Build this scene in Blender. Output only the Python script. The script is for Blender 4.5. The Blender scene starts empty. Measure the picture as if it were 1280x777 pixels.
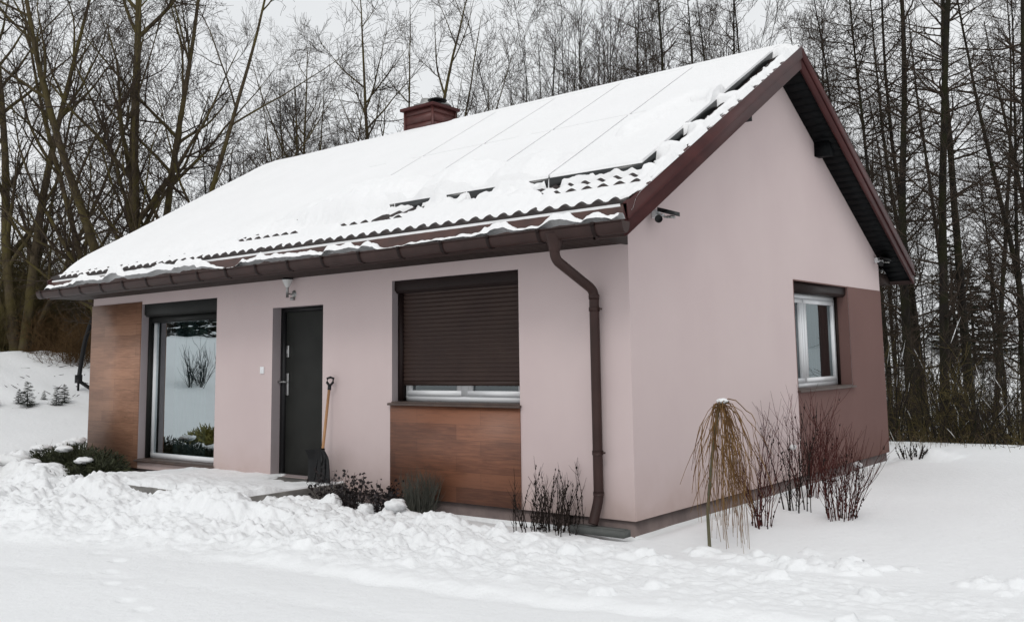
import bpy, math, random
import numpy as np
from mathutils import Vector, Matrix

random.seed(7)
scene = bpy.context.scene
COL = scene.collection
rad = math.radians

# ------------------------------------------------------------------ helpers
def mesh_from(name, verts, quads=None, tris=None, smooth=False):
    verts = np.asarray(verts, dtype=np.float32).reshape(-1, 3)
    q = np.zeros((0, 4), np.int32) if quads is None else np.asarray(quads, np.int32).reshape(-1, 4)
    t = np.zeros((0, 3), np.int32) if tris is None else np.asarray(tris, np.int32).reshape(-1, 3)
    me = bpy.data.meshes.new(name)
    me.vertices.add(len(verts)); me.vertices.foreach_set('co', verts.ravel())
    loops = np.concatenate([q.ravel(), t.ravel()]).astype(np.int32)
    me.loops.add(len(loops)); me.loops.foreach_set('vertex_index', loops)
    n = len(q) + len(t)
    me.polygons.add(n)
    start = np.concatenate([np.arange(len(q)) * 4, len(q) * 4 + np.arange(len(t)) * 3]).astype(np.int32)
    me.polygons.foreach_set('loop_start', start)
    if smooth:
        me.polygons.foreach_set('use_smooth', np.ones(n, bool))
    me.update(calc_edges=True)
    return me

class MB:
    """collects shapes and links them as one mesh object"""
    def __init__(self):
        self.v = []; self.q = []; self.t = []; self.n = 0
    def add(self, v, q=None, t=None):
        v = np.asarray(v, float).reshape(-1, 3)
        self.v.append(v)
        if q is not None and len(q): self.q.append(np.asarray(q, int).reshape(-1, 4) + self.n)
        if t is not None and len(t): self.t.append(np.asarray(t, int).reshape(-1, 3) + self.n)
        self.n += len(v)
    def quad(self, a, b, c, d):
        self.add([a, b, c, d], [[0, 1, 2, 3]])
    def box(self, x0, x1, y0, y1, z0, z1):
        v = [(x0,y0,z0),(x1,y0,z0),(x1,y1,z0),(x0,y1,z0),(x0,y0,z1),(x1,y0,z1),(x1,y1,z1),(x0,y1,z1)]
        self.add(v, [(3,2,1,0),(4,5,6,7),(0,1,5,4),(1,2,6,5),(2,3,7,6),(3,0,4,7)])
    def prism(self, prof, stations):
        """prof: closed 2D polygon; stations: list of functions (a,b)->xyz ; loft with end caps"""
        k = len(prof); v = []
        for f in stations: v += [f(a, b) for a, b in prof]
        q = []
        for s in range(len(stations) - 1):
            for i in range(k):
                j = (i + 1) % k
                q.append((s*k+i, s*k+j, (s+1)*k+j, (s+1)*k+i))
        t = []
        for i in range(1, k - 1):
            t.append((0, i+1, i)); o = (len(stations)-1)*k; t.append((o, o+i, o+i+1))
        self.add(v, q, t)
    def tube(self, pts, r, sides=10, cap=True):
        pts = np.asarray(pts, float); n = len(pts)
        r = np.full(n, r) if np.isscalar(r) else np.asarray(r, float)
        v, q = tube_batch(pts[None], r[None], sides)
        t = []
        if cap:
            for i in range(1, sides-1):
                t.append((0, i, i+1)); o = (n-1)*sides; t.append((o, o+i+1, o+i))
        self.add(v, q, t)
    def lathe(self, prof, c, axis='z', sides=20):
        """prof list of (r,h)"""
        v = []; k = len(prof)
        for i in range(sides):
            a = 2*math.pi*i/sides
            for r, h in prof:
                p = (r*math.cos(a), r*math.sin(a), h)
                if axis == 'y': p = (p[0], -p[2], p[1])
                if axis == 'x': p = (p[2], p[0], p[1])
                v.append((c[0]+p[0], c[1]+p[1], c[2]+p[2]))
        q = []
        for i in range(sides):
            j = (i+1) % sides
            for m in range(k-1): q.append((i*k+m, j*k+m, j*k+m+1, i*k+m+1))
        self.add(v, q)
    def build(self, name, mat, parent=None, smooth=False, loc=None, bevel=0):
        me = mesh_from(name, np.concatenate(self.v), np.concatenate(self.q) if self.q else None,
                       np.concatenate(self.t) if self.t else None, smooth)
        o = bpy.data.objects.new(name, me); COL.objects.link(o)
        if mat is not None: me.materials.append(mat)
        if parent is not None: o.parent = parent
        if loc is not None: o.location = loc
        if bevel:
            m = o.modifiers.new('bevel', 'BEVEL'); m.width = bevel; m.segments = 2; m.limit_method = 'ANGLE'
        return o

def tube_batch(P, R, sides):
    """P (m,n,3), R (m,n) -> verts, quads of m tubes"""
    m, n, _ = P.shape
    T = np.gradient(P, axis=1); T /= np.linalg.norm(T, axis=2, keepdims=True) + 1e-9
    ref = np.zeros((m, 1, 3)); mean = T.mean(axis=1)
    vert = np.abs(mean[:, 2]) > .75
    ref[vert, 0, 0] = 1; ref[~vert, 0, 2] = 1
    U = np.cross(T, np.broadcast_to(ref, T.shape)); U /= np.linalg.norm(U, axis=2, keepdims=True) + 1e-9
    V = np.cross(T, U)
    a = np.arange(sides) * 2*np.pi/sides
    ring = U[:, :, None, :]*np.cos(a)[None, None, :, None] + V[:, :, None, :]*np.sin(a)[None, None, :, None]
    verts = (P[:, :, None, :] + ring*R[:, :, None, None]).reshape(-1, 3)
    base = (np.arange(m)*n*sides)[:, None, None]
    i = (np.arange(n-1)*sides)[None, :, None]; k = np.arange(sides)[None, None, :]; k2 = (k+1) % sides
    q = np.stack([base+i+k, base+i+k2, base+i+sides+k2, base+i+sides+k], axis=-1).reshape(-1, 4)
    return verts, q

def tubes_mesh(name, polys, sides_of):
    groups = {}
    for pts, r in polys:
        groups.setdefault((len(pts), sides_of(r[0])), []).append((pts, r))
    VV = []; QQ = []; n = 0
    for (cnt, s), L in groups.items():
        v, q = tube_batch(np.array([l[0] for l in L]), np.array([l[1] for l in L]), s)
        VV.append(v); QQ.append(q+n); n += len(v)
    return mesh_from(name, np.concatenate(VV), np.concatenate(QQ), smooth=True)

def link(name, me, mat, parent=None):
    o = bpy.data.objects.new(name, me); COL.objects.link(o)
    if mat is not None: me.materials.append(mat)
    if parent is not None: o.parent = parent
    return o

def empty(name, loc=(0,0,0), label=None, cat=None, group=None, rz=0):
    o = bpy.data.objects.new(name, None); COL.objects.link(o)
    o.location = loc; o.rotation_euler = (0, 0, rz); o.empty_display_size = .3
    return tag(o, label, cat, group)
def tag(o, label=None, cat=None, group=None, kind=None):
    if label: o['label'] = label
    if cat: o['category'] = cat
    if group: o['group'] = group
    if kind: o['kind'] = kind
    return o
def copy_thing(root, loc, rz=0, sc=1, label=None, group=None):
    c = root.copy(); COL.objects.link(c)
    c.location = loc; c.rotation_euler = (0, 0, rz); c.scale = (sc, sc, sc)
    if label: c['label'] = label
    if group: c['group'] = group
    for ch in list(root.children):
        d = ch.copy(); COL.objects.link(d); d.parent = c
        for g in ch.children:
            e = g.copy(); COL.objects.link(e); e.parent = d
    return c

# ------------------------------------------------------------------ noise (numpy)
_r = np.random.default_rng(11)
_perm = _r.permutation(512)
_perm = np.concatenate([_perm, _perm, _perm])
_ang = _r.random(512)*2*np.pi
_gx, _gy = np.cos(_ang), np.sin(_ang)
def perlin(x, y):
    x = np.asarray(x, float); y = np.asarray(y, float)
    xi = np.floor(x).astype(int); yi = np.floor(y).astype(int)
    xf = x-xi; yf = y-yi
    def g(ix, iy, dx, dy):
        h = _perm[(_perm[ix & 511] + iy) & 511] & 511
        return _gx[h]*dx + _gy[h]*dy
    u = xf*xf*xf*(xf*(xf*6-15)+10); v = yf*yf*yf*(yf*(yf*6-15)+10)
    a = g(xi, yi, xf, yf); b = g(xi+1, yi, xf-1, yf); c = g(xi, yi+1, xf, yf-1); d = g(xi+1, yi+1, xf-1, yf-1)
    return (a*(1-u)+b*u)*(1-v) + (c*(1-u)+d*u)*v
def fbm(x, y, oct=4, gain=.5):
    s = 0; a = 1; f = 1
    for i in range(oct):
        s = s + a*perlin(x*f+17.3*i, y*f-9.1*i); a *= gain; f *= 2.03
    return s
def sstep(a, b, x):
    t = np.clip((x-a)/(b-a), 0, 1); return t*t*(3-2*t)
def grid_quads(nx, ny):
    i = np.arange(nx-1)[:, None]*ny; j = np.arange(ny-1)[None, :]
    a = i+j
    return np.stack([a, a+ny, a+ny+1, a+1], axis=-1).reshape(-1, 4)

# ------------------------------------------------------------------ materials
def new_mat(name):
    m = bpy.data.materials.new(name); m.use_nodes = True
    nt = m.node_tree; nt.nodes.clear()
    out = nt.nodes.new('ShaderNodeOutputMaterial'); b = nt.nodes.new('ShaderNodeBsdfPrincipled')
    nt.links.new(b.outputs[0], out.inputs[0])
    return m, nt, b
def N(nt, t, **kw):
    n = nt.nodes.new(t)
    for k, v in kw.items(): setattr(n, k, v)
    return n
def noise_node(nt, scale, detail=4, vec=None, rough=.55):
    n = N(nt, 'ShaderNodeTexNoise'); n.inputs['Scale'].default_value = scale
    n.inputs['Detail'].default_value = detail; n.inputs['Roughness'].default_value = rough
    if vec is not None: nt.links.new(vec, n.inputs['Vector'])
    return n
def ramp(nt, fac, stops):
    r = N(nt, 'ShaderNodeValToRGB'); e = r.color_ramp.elements
    while len(e) < len(stops): e.new(.5)
    for i, (p, c) in enumerate(stops):
        e[i].position = p; e[i].color = (*c, 1)
    nt.links.new(fac, r.inputs[0]); return r
def bump(nt, b, h, dist=.01, strength=.5):
    n = N(nt, 'ShaderNodeBump'); n.inputs['Distance'].default_value = dist; n.inputs['Strength'].default_value = strength
    nt.links.new(h, n.inputs['Height']); nt.links.new(n.outputs[0], b.inputs['Normal']); return n
def coords(nt, scale=(1,1,1), kind='Object'):
    c = N(nt, 'ShaderNodeTexCoord'); mp = N(nt, 'ShaderNodeMapping')
    mp.inputs['Scale'].default_value = scale
    nt.links.new(c.outputs[kind], mp.inputs['Vector']); return mp.outputs[0]
def mat(name, c0, c1=None, rough=.6, scale=8, bscale=None, bdist=.003, bstr=.4, metal=0, spec=.5, stretch=(1,1,1), detail=4):
    m, nt, b = new_mat(name)
    v = coords(nt, stretch)
    if c1 is None: c1 = tuple(x*.82 for x in c0)
    n = noise_node(nt, scale, detail, v)
    r = ramp(nt, n.outputs[0], [(.32, c1), (.68, c0)])
    nt.links.new(r.outputs[0], b.inputs['Base Color'])
    b.inputs['Roughness'].default_value = rough; b.inputs['Metallic'].default_value = metal
    b.inputs['Specular IOR Level'].default_value = spec
    if bscale:
        n2 = noise_node(nt, bscale, 5, v); bump(nt, b, n2.outputs[0], bdist, bstr)
    return m

def snow_mat(name, tint=(.845,.855,.865)):
    m, nt, b = new_mat(name)
    v = coords(nt)
    n = noise_node(nt, 1.3, 5, v)
    r = ramp(nt, n.outputs[0], [(.3, tuple(x*.97 for x in tint)), (.7, tint)])
    nt.links.new(r.outputs[0], b.inputs['Base Color'])
    b.inputs['Roughness'].default_value = .75; b.inputs['Specular IOR Level'].default_value = .25
    n1 = noise_node(nt, 11, 8, v, .68); n2 = noise_node(nt, 130, 3, v, .6)
    ad = N(nt, 'ShaderNodeMath', operation='MULTIPLY_ADD'); ad.inputs[1].default_value = .12
    nt.links.new(n2.outputs[0], ad.inputs[0]); nt.links.new(n1.outputs[0], ad.inputs[2])
    bump(nt, b, ad.outputs[0], .03, .6)
    return m
M = {}
M['snow'] = snow_mat('snow'); M['roof_snow'] = snow_mat('roof snow', (.865,.865,.87))

def plaster(name, c, c2):
    m, nt, b = new_mat(name)
    v = coords(nt)
    n = noise_node(nt, .55, 5, v); vs = coords(nt, (1.2, 1.2, .16)); ns = noise_node(nt, 2.2, 5, vs)
    mx = N(nt, 'ShaderNodeMath', operation='MULTIPLY_ADD'); mx.inputs[1].default_value = .22
    nt.links.new(ns.outputs[0], mx.inputs[0]); nt.links.new(n.outputs[0], mx.inputs[2])
    r = ramp(nt, mx.outputs[0], [(.42, c2), (.78, c)])
    # splash-back dirt near the ground
    g = N(nt, 'ShaderNodeTexCoord'); sx = N(nt, 'ShaderNodeSeparateXYZ'); nt.links.new(g.outputs['Object'], sx.inputs[0])
    nz = noise_node(nt, 3.2, 6, v); ma = N(nt, 'ShaderNodeMath', operation='MULTIPLY_ADD'); ma.inputs[1].default_value = .5
    nt.links.new(nz.outputs[0], ma.inputs[0]); nt.links.new(sx.outputs[2], ma.inputs[2])
    dr = ramp(nt, ma.outputs[0], [(.20, (.80,.75,.70)), (.42, (.93,.91,.89)), (.75, (1,1,1))])
    mu = N(nt, 'ShaderNodeMix', data_type='RGBA', blend_type='MULTIPLY'); mu.inputs[0].default_value = 1
    nt.links.new(r.outputs[0], mu.inputs[6]); nt.links.new(dr.outputs[0], mu.inputs[7])
    nt.links.new(mu.outputs[2], b.inputs['Base Color'])
    b.inputs['Roughness'].default_value = .9; b.inputs['Specular IOR Level'].default_value = .15
    n2 = noise_node(nt, 160, 4, v, .6); n3 = noise_node(nt, 3, 3, v)
    ad = N(nt, 'ShaderNodeMath', operation='MULTIPLY_ADD'); ad.inputs[1].default_value = 2.2
    nt.links.new(n3.outputs[0], ad.inputs[0]); nt.links.new(n2.outputs[0], ad.inputs[2])
    bump(nt, b, ad.outputs[0], .004, .5)
    return m
M['wall'] = plaster('pale mauve plaster', (.580,.482,.472), (.540,.440,.436))
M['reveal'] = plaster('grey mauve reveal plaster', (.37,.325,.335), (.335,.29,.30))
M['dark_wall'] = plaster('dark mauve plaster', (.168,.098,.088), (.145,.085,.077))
M['plinth'] = mat('plinth', (.20,.155,.145), (.13,.10,.095), .9, 6, 120, .003, .6)
M['brown'] = mat('brown coated metal', (.044,.023,.020), (.030,.016,.014), .45, 3, 60, .0006, .2, spec=.22)
M['barge'] = mat('barge board', (.070,.019,.018), (.045,.012,.012), .45, 5, 40, .001, .25, spec=.22, stretch=(1,.3,1))
M['tile'] = mat('roof tile coating', (.026,.014,.012), (.012,.008,.007), .55, 14, 90, .001, .4)
M['apron'] = mat('eave flashing', (.085,.036,.027), (.045,.020,.016), .5, 5, 60, .001, .3)
M['chimney'] = mat('chimney sheet', (.105,.030,.026), (.07,.021,.018), .5, 5, 50, .001, .3)
M['soffit'] = mat('soffit boards', (.036,.023,.020), (.022,.015,.013), .6, 6, 40, .001, .3, spec=.15, stretch=(.2,1,1))
M['soffit_shaded'] = mat('gable soffit boards', (.006,.007,.008), (.003,.0035,.004), .6, 6, 40, .001, .3, spec=.1)  # dark brown boards coloured near-black, the shade under the overhang included
M['black'] = mat('black plastic', (.010,.010,.011), None, .45, 10, spec=.25)
M['hoop'] = mat('gutter hoops', (.018,.010,.009), None, .5, 10, spec=.15)
M['frame_black'] = mat('black anodised frame', (.010,.012,.013), None, .3, 10)
M['shutter'] = mat('shutter slats', (.045,.028,.023), (.036,.022,.019), .45, 3, 50, .0004, .2, spec=.2)
M['shutter_box'] = mat('shutter box', (.020,.012,.011), None, .45, 3, spec=.15)
M['shutter_green'] = mat('shutter box by the glass', (.016,.017,.016), None, .45, 3, spec=.15)
M['pvc'] = mat('white window frame', (.78,.79,.80), (.72,.73,.75), .3, 2)
M['sill'] = mat('window sill', (.085,.055,.042), (.055,.036,.03), .45, 8, 60, .001, .3)
M['steel'] = mat('brushed steel', (.55,.55,.54), (.42,.42,.42), .32, 30, None, metal=1)
M['zinc'] = mat('zinc vent', (.42,.42,.40), (.3,.3,.3), .45, 12, None, metal=.7)
M['door'] = mat('dark door leaf', (.022,.0225,.0205), (.016,.0165,.015), .5, 4, 80, .0006, .3, spec=.15)
M['concrete'] = mat('wet concrete', (.21,.20,.185), (.10,.095,.09), .7, 5, 60, .003, .5)
M['ash'] = mat('ash handle', (.42,.225,.105), (.33,.165,.07), .5, 10, 40, .0006, .3, stretch=(6,6,.4))
M['curtain'] = mat('curtain', (.20,.24,.25), (.13,.16,.17), .9, 4, stretch=(12,1,.4))
M['floor'] = mat('floor boards', (.12,.07,.045), None, .5, 4)
M['opal'] = mat('opal lamp glass', (.62,.62,.61), None, .25, 5)
M['stone'] = mat('grey trough', (.10,.105,.10), None, .9, 12, 60, .004, .6)

def wood_cladding(name, c, c2, off):
    m, nt, b = new_mat(name)
    v = coords(nt)
    br = N(nt, 'ShaderNodeTexBrick'); br.offset = .37; br.squash = 1
    br.inputs['Scale'].default_value = 1; br.inputs['Mortar Size'].default_value = .0011
    br.inputs['Brick Width'].default_value = .95; br.inputs['Row Height'].default_value = .165
    br.inputs['Color1'].default_value = (0,0,0,1); br.inputs['Color2'].default_value = (1,1,1,1); br.inputs['Mortar'].default_value = (.5,.5,.5,1)
    br.inputs['Bias'].default_value = 0
    sx = N(nt, 'ShaderNodeSeparateXYZ'); cx = N(nt, 'ShaderNodeCombineXYZ')
    nt.links.new(v, sx.inputs[0]); nt.links.new(sx.outputs[0], cx.inputs[0]); nt.links.new(sx.outputs[2], cx.inputs[1])
    nt.links.new(cx.outputs[0], br.inputs['Vector'])
    vg = coords(nt, (1.1, 1, 16)); n = noise_node(nt, 2.6, 8, vg, .65); n.inputs['Distortion'].default_value = .9
    vg2 = coords(nt, (.5, 1, 2.2)); nb = noise_node(nt, 2.0, 4, vg2)
    a = N(nt, 'ShaderNodeMath', operation='MULTIPLY_ADD'); a.inputs[1].default_value = .26
    nt.links.new(br.outputs[0], a.inputs[0]); nt.links.new(n.outputs[0], a.inputs[2])
    a2 = N(nt, 'ShaderNodeMath', operation='MULTIPLY_ADD'); a2.inputs[1].default_value = .5
    nt.links.new(nb.outputs[0], a2.inputs[0]); nt.links.new(a.outputs[0], a2.inputs[2])
    r = ramp(nt, a2.outputs[0], [(.5, c2), (.78, tuple((x+y)/2 for x, y in zip(c, c2))), (1.0, c)])
    mu = N(nt, 'ShaderNodeMix', data_type='RGBA', blend_type='MIX')
    nt.links.new(br.outputs['Fac'], mu.inputs[0]); nt.links.new(r.outputs[0], mu.inputs[6]); mu.inputs[7].default_value = (.045,.022,.015,1)
    nt.links.new(mu.outputs[2], b.inputs['Base Color'])
    b.inputs['Roughness'].default_value = .5
    bump(nt, b, n.outputs[0], .002, .3)
    return m
M['wood_red'] = wood_cladding('red brown cladding', (.235,.096,.052), (.080,.031,.020), 0)
M['wood_grey'] = wood_cladding('weathered cladding', (.37,.195,.122), (.18,.088,.054), 0)

def glass_mat(name, refl, tint):
    m = bpy.data.materials.new(name); m.use_nodes = True; nt = m.node_tree; nt.nodes.clear()
    out = N(nt, 'ShaderNodeOutputMaterial'); gl = N(nt, 'ShaderNodeBsdfGlossy'); tr = N(nt, 'ShaderNodeBsdfTransparent')
    mx = N(nt, 'ShaderNodeMixShader'); gl.inputs['Roughness'].default_value = .004
    gl.inputs['Color'].default_value = (.86,.95,.98,1); tr.inputs['Color'].default_value = (*tint, 1)
    fr = N(nt, 'ShaderNodeFresnel'); fr.inputs[0].default_value = 1.5
    ma = N(nt, 'ShaderNodeMath', operation='MULTIPLY_ADD'); ma.inputs[1].default_value = 1.3; ma.inputs[2].default_value = refl
    ma.use_clamp = True
    nt.links.new(fr.outputs[0], ma.inputs[0]); nt.links.new(ma.outputs[0], mx.inputs[0])
    nt.links.new(tr.outputs[0], mx.inputs[1]); nt.links.new(gl.outputs[0], mx.inputs[2]); nt.links.new(mx.outputs[0], out.inputs[0])
    # slight waviness of the pane
    v = coords(nt); n = noise_node(nt, 2.2, 1, v); bp = N(nt, 'ShaderNodeBump'); bp.inputs['Distance'].default_value = .004; bp.inputs['Strength'].default_value = .25
    nt.links.new(n.outputs[0], bp.inputs['Height']); nt.links.new(bp.outputs[0], gl.inputs['Normal'])
    return m
M['glass'] = glass_mat('terrace glass', .40, (.55,.68,.68))
M['glass_dark'] = glass_mat('window glass', .06, (.5,.62,.64))

def bark(name, c, c2, moss=None):
    m, nt, b = new_mat(name)
    v = coords(nt, (1,1,.35)); n = noise_node(nt, 9, 6, v, .65)
    r = ramp(nt, n.outputs[0], [(.35, c2), (.65, c)]); src = r.outputs[0]
    if moss:
        n2 = noise_node(nt, 1.6, 4, coords(nt)); rr = ramp(nt, n2.outputs[0], [(.42, (0,0,0)), (.62, (1,1,1))])
        mx = N(nt, 'ShaderNodeMix', data_type='RGBA'); nt.links.new(rr.outputs[0], mx.inputs[0])
        nt.links.new(src, mx.inputs[6]); mx.inputs[7].default_value = (*moss, 1); src = mx.outputs[2]
    nt.links.new(src, b.inputs['Base Color']); b.inputs['Roughness'].default_value = .95; b.inputs['Specular IOR Level'].default_value = .1
    bump(nt, b, n.outputs[0], .03, .8)
    return m
M['bark'] = bark('bark of the big trees', (.088,.068,.044), (.034,.026,.018), (.080,.066,.026))
M['alder'] = bark('alder bark', (.030,.025,.022), (.011,.0095,.0085), (.022,.022,.011))
M['twig'] = bark('twigs', (.060,.045,.034), (.034,.026,.02))
M['twig_dark'] = bark('dark twigs', (.036,.029,.025), (.02,.016,.014))
M['twig_tan'] = bark('tan twigs', (.125,.098,.045), (.06,.050,.022))
M['twig_rust'] = bark('rust brown twigs', (.125,.075,.034), (.06,.036,.018))
M['twig_red'] = bark('red brown shoots', (.085,.026,.022), (.045,.017,.016))
M['twig_gold'] = bark('golden whips', (.24,.145,.060), (.085,.042,.022))
M['pole_bark'] = bark('pale stem', (.16,.15,.10), (.09,.085,.055))
M['stem_black'] = bark('dead stems', (.03,.022,.018), (.014,.011,.01))
M['leaf_black'] = mat('dark leaves', (.020,.013,.014), (.010,.008,.009), .7, 20)
M['lavender'] = mat('grey green shoots', (.085,.085,.068), (.04,.042,.034), .9, 12)
M['juniper'] = mat('evergreen sprays', (.046,.052,.018), (.016,.020,.009), .8, 9)
M['juniper_tip'] = mat('olive grey sprays', (.075,.074,.038), (.04,.04,.022), .8, 9)
M['olive'] = mat('olive sprays', (.33,.29,.07), (.17,.15,.04), .8, 9)
M['needles'] = mat('conifer needles', (.028,.038,.016), (.014,.02,.01), .8, 5)
M['grass'] = mat('dry grass', (.17,.12,.06), (.09,.065,.035), .9, 12)
# ================================================================== HOUSE
L, W, EO, GO = 10.265, 7.24, .558, .371
RIDGE = W/2; SL = .6012
def zb(y): return 2.8977 + SL*(min(y, W-y) + .5583)        # top of the barge boards
def zt_np(y): return 2.8477 + SL*(np.minimum(y, W-y) + .5583)   # tile plane
house = empty('house', (0,0,0), 'single-storey mauve plastered house with a snow-covered gable roof', 'house')

def panel_grid(mb, a0, a1, b0, b1, holes, f, flip=False):
    A = sorted({a0, a1, *[h[0] for h in holes], *[h[1] for h in holes]}); B = sorted({b0, b1, *[h[2] for h in holes], *[h[3] for h in holes]})
    for i in range(len(A)-1):
        for j in range(len(B)-1):
            ca, cb = (A[i]+A[i+1])/2, (B[j]+B[j+1])/2
            if any(h[0] < ca < h[1] and h[2] < cb < h[3] for h in holes): continue
            p = [f(A[i], B[j]), f(A[i+1], B[j]), f(A[i+1], B[j+1]), f(A[i], B[j+1])]
            mb.quad(*(p[::-1] if flip else p))
WIN1 = (-8.77, -6.80, .13, 2.44); DOOR = (-5.53, -4.51, .095, 2.235); WIN2 = (-3.27, -1.365, 1.05, 2.445); WING = (3.89, 5.825, 1.06, 2.455)
wl = MB(); ZT = 2.72
panel_grid(wl, -L, 0, 0, ZT, [WIN1, DOOR, WIN2], lambda a, b: (a, 0, b))
panel_grid(wl, 0, W, 0, ZT, [WING], lambda a, b: (0, a, b))
panel_grid(wl, 0, W, 0, ZT, [], lambda a, b: (-L, a, b), True)
panel_grid(wl, -L, 0, 0, ZT, [], lambda a, b: (a, W, b), True)
for x in (0, -L):
    wl.add([(x,0,ZT),(x,W,ZT),(x,W,3.05),(x,RIDGE,5.22),(x,0,3.05)], [(0,1,2,4)], [(4,2,3)])
wl.build('wall', M['wall'], house)
# reveals of the openings
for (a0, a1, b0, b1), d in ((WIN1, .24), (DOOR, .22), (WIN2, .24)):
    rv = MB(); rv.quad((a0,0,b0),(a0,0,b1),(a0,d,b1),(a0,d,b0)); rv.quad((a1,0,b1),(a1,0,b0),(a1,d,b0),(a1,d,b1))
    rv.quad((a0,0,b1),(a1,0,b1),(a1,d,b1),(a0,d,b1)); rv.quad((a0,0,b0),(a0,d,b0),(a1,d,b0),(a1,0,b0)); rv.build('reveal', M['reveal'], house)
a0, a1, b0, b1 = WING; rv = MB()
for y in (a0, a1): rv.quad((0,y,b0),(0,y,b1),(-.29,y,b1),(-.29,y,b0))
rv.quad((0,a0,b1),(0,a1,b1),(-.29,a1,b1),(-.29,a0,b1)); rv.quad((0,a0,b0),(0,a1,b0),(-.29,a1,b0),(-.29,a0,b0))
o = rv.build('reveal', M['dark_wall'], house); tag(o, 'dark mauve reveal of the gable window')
dp = MB(); xo = .006
panel_grid(dp, 3.885, W+xo, -.001, 2.468, [(a0, a1, b0, b1)], lambda a, b: (xo, a, b))
dp.quad((0,3.885,2.468),(xo,3.885,2.468),(xo,W+xo,2.468),(0,W+xo,2.468)); dp.quad((0,3.885,0),(xo,3.885,0),(xo,3.885,2.468),(0,3.885,2.468))
dp.build('painted_panel', M['dark_wall'], house)
# interior and plinth
fl = MB(); fl.box(-L+.02, -.02, .25, W-.02, .02, .10); fl.box(-6.4, -6.3, .26, W-.03, .10, 2.6); fl.box(-L+.02, -.02, .26, W-.03, 2.62, 2.68); fl.box(-L+.03, -6.4, 3.6, 3.7, .1, 2.62)
fl.build('floor', M['floor'], house)
pl = MB(); i = .03
pl.box(-L+i, -i, i, W-i, -.6, -.002)
pl.build('plinth', M['plinth'], house)
# wooden cladding panels
cl = MB(); cl.box(-L-.012, -8.775, -.014, .0, .003, 2.48); cl.box(-L-.012, -L-.001, .001, .5, .003, 2.48)
tag(cl.build('wood_cladding', M['wood_grey'], house), 'pale weathered brown wood panel left of the tall window')
cl = MB(); cl.box(-3.285, -1.36, -.014, -.001, .003, 1.028)
tag(cl.build('wood_cladding', M['wood_red'], house), 'red brown wood panel under the shuttered window')

# ---- roof tiles
ROW = .372; Y0 = -.525; AMP = .036; STEP = .044; WAVE = .19
def tile_h(x, f):
    w = .5+.5*np.cos(2*np.pi*x/WAVE); w = w**1.4
    return STEP*(1-f) + AMP*w
def tile_front():
    xs = np.arange(-L-GO, GO+.001, WAVE/10)
    ys = []; fs = []
    n = int((RIDGE-Y0)/ROW)+1
    for j in range(n):
        y = Y0+j*ROW
        for f in (0, .5, .997):
            yy = y+f*ROW
            if yy < RIDGE-.02: ys.append(yy + (.0005 if f == 0 else 0)); fs.append(f)
    ys.append(RIDGE); fs.append(.5); ys = np.array(ys); fs = np.array(fs)
    X, Y = np.meshgrid(xs, ys, indexing='ij'); F = np.broadcast_to(fs[None], X.shape)
    Z = zt_np(Y) + tile_h(X, F)
    Z[:, -1] = zt_np(RIDGE)+.03
    return np.stack([X, Y, Z], -1).reshape(-1, 3), grid_quads(len(xs), len(ys)), len(xs), len(ys)
v, q, nx, ny = tile_front()
rf = MB(); rf.add(v, q)
# drop of the lowest tile edge, back slope and deck
b = v.reshape(nx, ny, 3)[:, 0]; low = b.copy(); low[:, 2] = zt_np(Y0)+.022
vv = np.concatenate([b, low]); rf.add(vv, [(k+nx, k+nx+1, k+1, k) for k in range(nx-1)])
bk = v.reshape(nx, ny, 3)[:, ::3].copy(); bk[:, :, 1] = W-bk[:, :, 1]; rf.add(bk.reshape(-1, 3), grid_quads(nx, bk.shape[1])[:, ::-1])
for x0, x1 in ((-L-GO+.02, GO-.04),):
    for ya, yb_ in ((Y0+.02, RIDGE), (RIDGE, W-Y0-.02)):
        za, zb_ = zt_np(ya)-.03, zt_np(yb_)-.03
        rf.quad((x0,ya,za),(x1,ya,za),(x1,yb_,zb_),(x0,yb_,zb_))
roof = rf.build('roof', M['tile'], house)
# ---- barge boards (one per slope and gable), swept along the slope
def barge(xs, sgn, y0, y1, y2, dz0, dz1, matl, name, label=None):
    prof = [(xs, dz0), (xs+sgn*.035, dz0), (xs+sgn*.035, dz1), (xs, dz1)]
    m = MB(); m.prism(prof, [lambda a, b, y=y: (a, y, zb(y)+b) for y in (y0, y1)])
    return m
for sgn, xw in ((1, GO-.04), (-1, -L-GO+.04)):
    for ya, yb_ in ((-.575, RIDGE), (W+.575, RIDGE)):
        m = barge(xw, sgn, ya, yb_, 0, -.30, -.015, None, '')
        # upper cover strip, its rolled lip and its flat top
        up = [(xw+sgn*.0352, -.165), (xw+sgn*.052, -.165), (xw+sgn*.060, -.150), (xw+sgn*.052, -.132), (xw+sgn*.050, .0), (xw-sgn*.004, .0), (xw-sgn*.004, -.012), (xw+sgn*.0352, -.012)]
        m.prism(up, [lambda a, b, y=y: (a, y, zb(y)+b) for y in (ya, yb_)])
        m.build('barge_board', M['barge'], house)
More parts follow.
